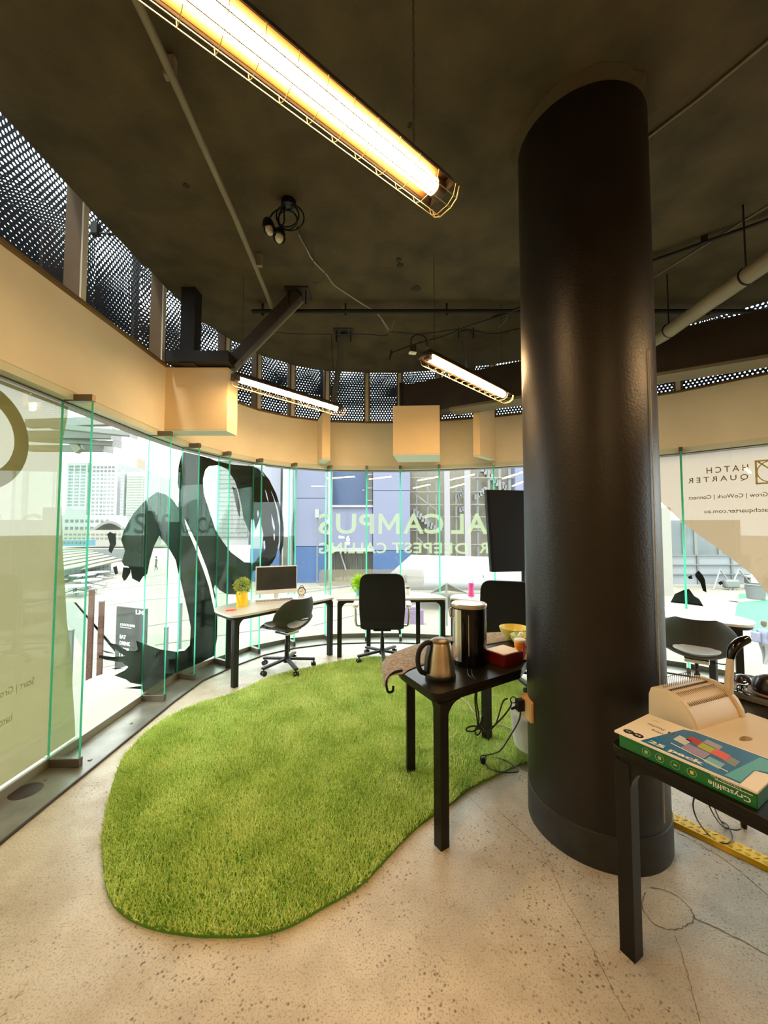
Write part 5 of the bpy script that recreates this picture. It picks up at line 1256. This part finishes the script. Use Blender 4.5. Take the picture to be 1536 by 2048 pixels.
# blue stadium building
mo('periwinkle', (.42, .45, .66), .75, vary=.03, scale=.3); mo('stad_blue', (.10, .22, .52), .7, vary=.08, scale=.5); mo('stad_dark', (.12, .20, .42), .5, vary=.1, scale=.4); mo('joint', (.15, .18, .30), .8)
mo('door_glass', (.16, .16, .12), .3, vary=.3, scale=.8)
Yb = 37.0
SB = thing('stadium_building', 'periwinkle and blue stadium wall with gate number 6', 'building', PY(700, 1163, Yb)); q = SB.location.copy(); q.z = GZ; SB.location = q
def blk(x0, x1, yt, yb, Y, dep, m, name='wall_panel', par=SB, bevel=0):
    a = PY(x0, yb, Y); b = PY(x1, yt, Y)
    return MB().box(((a.x + b.x) / 2 - par.location.x, Y + dep / 2 - par.location.y, (a.z + b.z) / 2 - par.location.z), (b.x - a.x, dep, b.z - a.z)).build(name, m, par, bevel=bevel)
blk(588, 651, 910, 996, Yb, 6, 'periwinkle'); blk(588, 651, 997, 1092, Yb, 6, 'periwinkle'); blk(588, 651, 1093, 1166, Yb, 6, 'stad_blue')
blk(651, 745, 905, 1018, Yb + 2.5, 4, 'stad_dark'); blk(651, 662, 940, 1150, Yb + 2, 1, 'door_glass', 'glazing')
blk(663, 745, 1013, 1096, Yb + .4, 4, 'periwinkle'); blk(663, 746, 1010, 1014.5, Yb + .2, .3, 'tower_white', 'white_edge')
blk(735, 745, 905, 1010, Yb + 1, 1, 'door_glass', 'glazing')
for y in (948, 975, 1000): blk(735, 745, y, y + 2, Yb + .9, .1, 'tower_white', 'glazing_bar')
blk(664, 746, 1096, 1102, Yb + .2, .5, 'tower_white', 'lintel'); blk(663, 746, 1103, 1166, Yb + 1.5, 3, 'door_glass', 'glass_doors')
for x in (668, 684, 690, 701, 712, 722, 731): blk(x, x + 1.6, 1103, 1166, Yb + 1.35, .12, 'paving_grey', 'door_frame')
MB().bar(PY(680, 1103, Yb + 1) - q, PY(692, 1140, Yb + 1) - q, .12, .12).build('ladder', 'tower_white', SB)
blk(746, 820, 905, 981, Yb, 6, 'periwinkle'); blk(746, 820, 982, 1100, Yb, 6, 'periwinkle'); blk(746, 820, 1101, 1166, Yb, 6, 'stad_blue')

blk(1034, 1110, 905, 1166, Yb + .5, 6, 'periwinkle')
for st, x, y, w, h in (('Gate', 677, 1077, 12, 6), ('6', 692, 1083, 8, 12)):
    a = PY(x, y, Yb + .36); b = PY(x + w, y - h, Yb + .36); bm = text_bm(st, .03, (b.x - a.x, b.z - a.z))
    for vv in bm.verts: vv.co = Vector((vv.co.x + a.x - q.x, Yb + .36 - q.y, vv.co.y + a.z - q.z))
    bm_object(bm, 'lettering', 'white_plastic', SB)
for y in (1084, 1086.5, 1089): blk(690, 700, y, y + 1.2, Yb + .35, .04, 'white_plastic', 'sign_line')
# glazed stair hall: grid, columns, zigzag stairs
HB = thing('stair_hall', 'tan glazed stair hall with white zigzag stairs right of the blue wall', 'building', (PY(925, 1160, Yb + 1).x, Yb + 1, GZ))
blk(820, 1033, 905, 1166, Yb + 3, 6, mo('scaffold_tan', (.60, .54, .42), .9, vary=.12, scale=1.5), 'back_wall', HB)
for x in (833, 855, 872, 912, 955, 978, 1000, 1020): blk(x, x + 1.3, 905, 1166, Yb + .9, .1, 'wall_grey' if x % 2 else 'canopy_grey', 'mullion', HB)
for y in (928, 955, 983, 1008, 1033, 1060, 1088): blk(820, 1034, y, y + 1.3, Yb + .8, .1, 'tower_cream', 'transom', HB)
for x in (890, 931): blk(x, x + 9, 905, 1166, Yb + .2, .5, mo('lilac_white', (.70, .66, .70), .7), 'column', HB)
def stair(x0, y0, x1, y1, n=8):
    mb = MB()
    for k in range(n):
        a = PY(x0 + (x1 - x0) * k / n, y0 + (y1 - y0) * k / n, Yb + 2) - HB.location; b = PY(x0 + (x1 - x0) * (k + 1.3) / n, y0 + (y1 - y0) * (k + 1.0) / n + 7, Yb + 2) - HB.location
        mb.box(((a.x + b.x) / 2, .9, (a.z + b.z) / 2), (abs(b.x - a.x), .8, abs(b.z - a.z)))
    mb.build('stair_flight', 'tower_white', HB)
stair(825, 1018, 875, 1060, 9); stair(960, 932, 1000, 972, 7); stair(928, 975, 910, 995, 5); stair(972, 975, 948, 993, 5); stair(935, 1008, 918, 1018, 4); stair(1000, 965, 1020, 990, 4)
for (x0, y0, x1, y1) in ((830, 988, 875, 1022), (835, 1075, 862, 1105)):
    MB().bar(PY(x0, y0, Yb + 1.5) - HB.location, PY(x1, y1, Yb + 1.5) - HB.location, .12, .12).build('stair_rail', 'tower_white', HB)
# white pole, lamp, buildings seen through the decal oval
p = PZ(660, 1172, GZ); t = thing('white_pole', 'thick white pole standing before the blue stadium wall', 'pole', p); MB().cyl((0, 0, 0), (0, 0, 13), .17, n=20).build('shaft', 'tower_white', t)
MB().lathe([(0, 0), (.3, 0), (.3, .1), (.18, .12)], n=20).build('foot', 'tower_white', t); MB().box((.3, 0, 3.3), (.35, .12, .5)).build('sign_plate', 'tower_white', t)
p = PZ(634, 1168, GZ); t = thing('street_lamp', 'slim grey street lamp in front of the blue wall', 'street lamp', p); MB().cyl((0, 0, 0), (0, 0, 6.3), .06, n=10).build('pole', 'canopy_grey', t); MB().box((0, -.1, 6.6), (.35, .5, .8)).build('lamp_head', 'tower_white', t)
t, w, h = bpx('white_kiosk', 'white cylinder-fronted annex at the left end of the blue wall', 'building', 563, 584, 905, 1166, 36.5, 5, 'tower_white'); MB().box((0, -.05, h * .18), (w * .7, .1, h * .34)).build('doorway', 'door_glass', t)
t, w, h = bpx('louvred_building', 'grey building with horizontal louvres, seen through the decal oval', 'building', 412, 500, 905, 1090, 42, 12, 'tower_white')
for k in range(18): MB().box((w * .12, -.08, h * (.10 + .048 * k)), (w * .72, .14, h * .030)).build('louvre', 'roof_grey', t)
t, w, h = bpx('pale_annex', 'pale lilac block beside the louvred building', 'building', 500, 562, 905, 1166, 38, 8, mo('lilac', (.66, .68, .82), .8))
MB().box((0, -.05, h * .13), (w, .1, h * .26)).build('blue_base', 'stad_blue', t)
# marquee
p = PZ(930, 1240, GZ); t = thing('marquee', 'big white marquee tent in front of the stair hall', 'tent', (PY(920, 1150, 24).x, 24, GZ)); q = t.location.copy()
a = PY(775, 1152, 24) - q; b = PY(822, 1110, 26) - q; c = PY(1130, 1118, 26) - q; d2 = PY(1160, 1165, 24) - q
mb = MB(); mb.poly([a, b, c, d2]); mb.poly([b, c, Vector((c.x + .5, 6, a.z)), Vector((b.x - .5, 6, a.z))])
mb.build('roof_canvas', mo('canvas_white', (.88, .88, .88), .7), t, solid=.03)
mb = MB(); mb.poly([a + Vector((1.1, .02, 0)), d2 + Vector((0, .02, 0)), Vector((d2.x, d2.y, 1.3)), Vector((a.x + 1.4, a.y, 1.3))]); mb.build('side_canvas', 'canvas_white', t, solid=.03)
for x in (a.x + .9, (a.x + d2.x) / 2, d2.x): MB().cyl((x, .1, 0), (x, .1, a.z + .05), .04, n=8).build('tent_pole', 'canopy_grey', t)
t = thing('fan_canopy', 'pale fan-shaped shade between the middle desk and the marquee', 'canopy', PZ(905, 1215, GZ)); q = t.location.copy()
mb = MB(); top = PY(893, 1166, 15) - q; pts = [PY(x, y, 15.2 + .4 * k) - q for k, (x, y) in enumerate(((860, 1186), (893, 1180), (925, 1184), (948, 1193)))]
for u, v in zip(pts, pts[1:]): mb.poly([top, u, v])
mb.build('shade_cloth', mo('shade_grey', (.55, .53, .46), .8), t, solid=.03, smooth=False); MB().cyl((top.x, top.y, 0), tuple(top), .04, n=8).build('mast', 'canopy_grey', t)
p = PZ(823, 1250, GZ); t = thing('beanbag', 'lilac cube-shaped beanbag on the plaza under the middle desk', 'beanbag', p, .2); MB().prism(rounded([(-.55, -.5), (.55, -.5), (.55, .5), (-.55, .5)], [.15] * 4), 0, .85).build('cushion', mo('lilac_fabric', (.45, .32, .50), .9), t, bevel=.12)
MB().prism(rounded([(-.45, -.4), (.4, -.42), (.45, .4), (-.4, .42)], [.15] * 4), .84, 1.0).build('top_cushion', 'lilac_fabric', t, bevel=.06)
# right side: turf, court fence, building, tubs
GT = thing('turf_court', 'bright green turf court outside the right-hand glass', 'sports court', PZ(1500, 1230, GZ)); q = GT.location.copy()
T = [PZ(x, y, GZ + .03) - q for x, y in ((1470, 1232), (1478, 1188), (1560, 1186), (1700, 1200), (1700, 1300), (1536, 1285))]
MB().prism([(v.x, v.y) for v in T], .0, .05).build('turf_surface', mo('turf_out', (.10, .62, .27), .8), GT)
A1 = PZ(1468, 1204, GZ) - q; B1 = PZ(1560, 1196, GZ) - q; MB().bar(A1 + Vector((0, 0, .07)), B1 + Vector((0, 0, .07)), .8, .02).build('line_marking', 'tower_white', GT)
t, w, h = bpx('glass_hall', 'blue-grey glazed hall seen under the beige film', 'building', 1322, 1480, 1040, 1166, 40, 8, mo('hall_grey', (.32, .38, .40), .4, vary=.25, scale=.5))
for x in (1336, 1368, 1392, 1440): blk(x, x + 2, 1045, 1166, 39.9, .15, 'canopy_grey', 'mullion', t)
t, w, h = bpx('court_fence', 'pale panelled court fence in front of the glazed hall', 'fence', 1343, 1500, 1112, 1169, 34, .1, mo('fence_pale', (.62, .66, .70), .7))
for x in (1343, 1396, 1464): blk(x, x + 1.8, 1108, 1169, 33.9, .15, 'wall_grey', 'fence_post', t)
for y in (1110, 1129, 1148): blk(1343, 1500, y, y + 1.6, 33.85, .12, 'wall_grey', 'fence_rail', t)
t, w, h = bpx('kiosk_wall', 'cream wall edge just right of the column', 'building', 1320, 1341, 1015, 1195, 30, 3, 'tower_cream')
p = PZ(1512, 1197, GZ + .10); t = thing('round_tub', 'grey round tub on the turf court', 'tub', p); MB().lathe([(0, 0), (.5, 0), (.58, 1.0), (.52, 1.0), (.48, .1), (0, .1)], n=24).build('tub_body', 'wall_grey', t); MB().lathe([(.56, .98), (.62, 1.0), (.56, 1.04)], n=24).build('rim', 'canopy_grey', t)
p = PZ(1455, 1180, GZ); t = thing('play_frame', 'white tubular frame with grey netting beside the court', 'play frame', p)
for (x0, x1) in ((-1.2, .6), (.2, 2.4)): MB().tube([(x0, 0, 0), ((x0 + x1) / 2, .3, 1.7), (x1, 0, 0)], .07, 8).build('frame_tube', 'tower_white', t)
MB().box((.4, .1, .5), (1.2, .5, .7)).build('net_bag', 'canopy_grey', t, bevel=.15)
MB().box((2.8, .3, 1.1), (2.2, .6, .12)).build('shelf_board', 'tower_white', t); MB().box((2.0, .3, .52), (.1, .5, 1.05)).build('shelf_leg', 'canopy_grey', t); MB().box((3.6, .3, .52), (.1, .5, 1.05)).build('shelf_leg', 'canopy_grey', t)

# ------------------------------------------------------------------ people on the plaza
def person(label, loc, rz, H, shirt, trousers, skin, hair, stride=.22, bag=None):
    k = H / 1.75; t = thing('person', label, 'person', loc, rz)
    V = {}; E_ = []
    J = dict(pelvis=(0, 0, .95, .145), chest=(0, .01, 1.25, .155), neck=(0, .02, 1.46, .055), sl=(-.18, .01, 1.40, .065), el=(-.25, -.03, 1.14, .045), wl=(-.24, .10, .92, .032), hl=(-.235, .14, .85, .035),
             sr=(.18, .01, 1.40, .065), er=(.25, .0, 1.14, .045), wr=(.24, -.10, .93, .032), hr=(.235, -.13, .86, .035),
             kl=(-.10, stride * .65, .52, .07), al=(-.10, stride * .5, .09, .042), tl=(-.10, stride * .5 + .15, .035, .035), hpl=(-.09, 0, .88, .095),
             kr=(.10, -stride * .1, .50, .07), ar=(.10, -stride, .11, .042), tr=(.10, -stride + .15, .035, .035), hpr=(.09, 0, .88, .095))
    ED = [('pelvis', 'chest'), ('chest', 'neck'), ('chest', 'sl'), ('sl', 'el'), ('el', 'wl'), ('wl', 'hl'), ('chest', 'sr'), ('sr', 'er'), ('er', 'wr'), ('wr', 'hr'),
          ('pelvis', 'hpl'), ('hpl', 'kl'), ('kl', 'al'), ('al', 'tl'), ('pelvis', 'hpr'), ('hpr', 'kr'), ('kr', 'ar'), ('ar', 'tr')]
    names = list(J); me = bpy.data.meshes.new('body'); me.from_pydata([tuple(c * k for c in J[n][:3]) for n in names], [(names.index(a), names.index(b)) for a, b in ED], [])
    o = bpy.data.objects.new('body', me); COL.objects.link(o)
    md = o.modifiers.new('skin', 'SKIN'); sv = me.skin_vertices[0].data
    for i, n in enumerate(names): sv[i].radius = (J[n][3] * k, J[n][3] * k * (.75 if n in ('chest', 'pelvis') else 1)); sv[i].use_root = (n == 'pelvis')
    o.modifiers.new('sub', 'SUBSURF').levels = 1; o.modifiers['sub'].render_levels = 1
    dg = bpy.context.evaluated_depsgraph_get(); m2 = bpy.data.meshes.new_from_object(o.evaluated_get(dg)); bpy.data.objects.remove(o); bpy.data.meshes.remove(me)
    m2.name = 'body'
    for m in (shirt, trousers, skin): m2.materials.append(m)
    for p in m2.polygons:
        z = p.center.z / k; x = abs(p.center.x) / k; p.use_smooth = True
        p.material_index = 2 if z > 1.45 or (x > .19 and z < 1.12) else (0 if z > .93 else (1 if z > .1 else 1))
    o = bpy.data.objects.new('body', m2); COL.objects.link(o); o.parent = t
    mb = MB(Matrix.Translation((0, .03 * k, 1.62 * k))); mb.lathe([(0, -.125 * k), (.045 * k, -.115 * k), (.07 * k, -.05 * k), (.077 * k, .02 * k), (.065 * k, .08 * k), (0, .115 * k)], n=20, sx=1, sy=1.15)
    h = mb.build('head', skin, t)
    mb = MB(Matrix.Translation((0, .015 * k, 1.635 * k))); mb.lathe([(.082 * k, -.06 * k), (.086 * k, .02 * k), (.072 * k, .085 * k), (0, .118 * k)], n=20, sx=1, sy=1.08); mb.build('hair', hair, h)
    MB().lathe([(0, -.012 * k), (.012 * k, 0), (0, .018 * k)], (0, .115 * k, 1.605 * k), 8).build('nose', skin, h)
    for s in (-1, 1):
        MB().lathe([(0, -.01 * k), (.009 * k, 0), (0, .01 * k)], (s * .028 * k, .103 * k, 1.63 * k), 8).build('eye', 'ink', h)
        MB().box((s * .079 * k, .02 * k, 1.615 * k), (.016 * k, .03 * k, .05 * k)).build('ear', skin, h)
    MB().box((0, .108 * k, 1.565 * k), (.04 * k, .012 * k, .010 * k)).build('mouth', mo('lips', (.40, .15, .12), .5), h)
    for s, y, nm in ((-1, .16, 'hl'), (1, -.125, 'hr')):
        hx, hy, hz = J[nm][:3]
        for f in range(4): MB().tube([((hx + s * 0 + (-.022 + .015 * f)) * k, (hy) * k, (hz - .02) * k), ((hx + (-.024 + .016 * f)) * k, (hy + .008) * k, (hz - .085 - (.01 if f in (1, 2) else 0)) * k)], [.009 * k, .006 * k], 6).build('finger', skin, t)
        MB().tube([((hx) * k, (hy + .03) * k, (hz - .0) * k), ((hx) * k, (hy + .055) * k, (hz - .045) * k)], [.010 * k, .007 * k], 6).build('thumb', skin, t)
    if bag: MB().box((-.16 * k, -.16 * k, 1.12 * k), (.28 * k, .14 * k, .38 * k)).build('backpack', bag, t, bevel=.04)
    return t
skin = mo('skin', (.62, .40, .28), .6); p = PZ(312, 1140, GZ)
person('distant person in grey walking on the plaza inside the decal arch', p, 2.4, 1.75, mo('grey_shirt', (.25, .27, .28), .8), mo('grey_trousers', (.20, .22, .22), .8), skin, mo('dark_hair', (.03, .02, .015), .7))
p = PY(1529, 1290, 14.2); p.z = GZ
person('person in a pale blue shirt and grey trousers walking outside the right-hand glass', p, radians(-75), 1.72, mo('pale_blue_shirt', (.50, .55, .75), .8), mo('pale_grey_trousers', (.45, .45, .43), .8), skin, mo('brown_hair', (.25, .15, .08), .7), bag=mo('bag_lilac', (.50, .50, .68), .7))
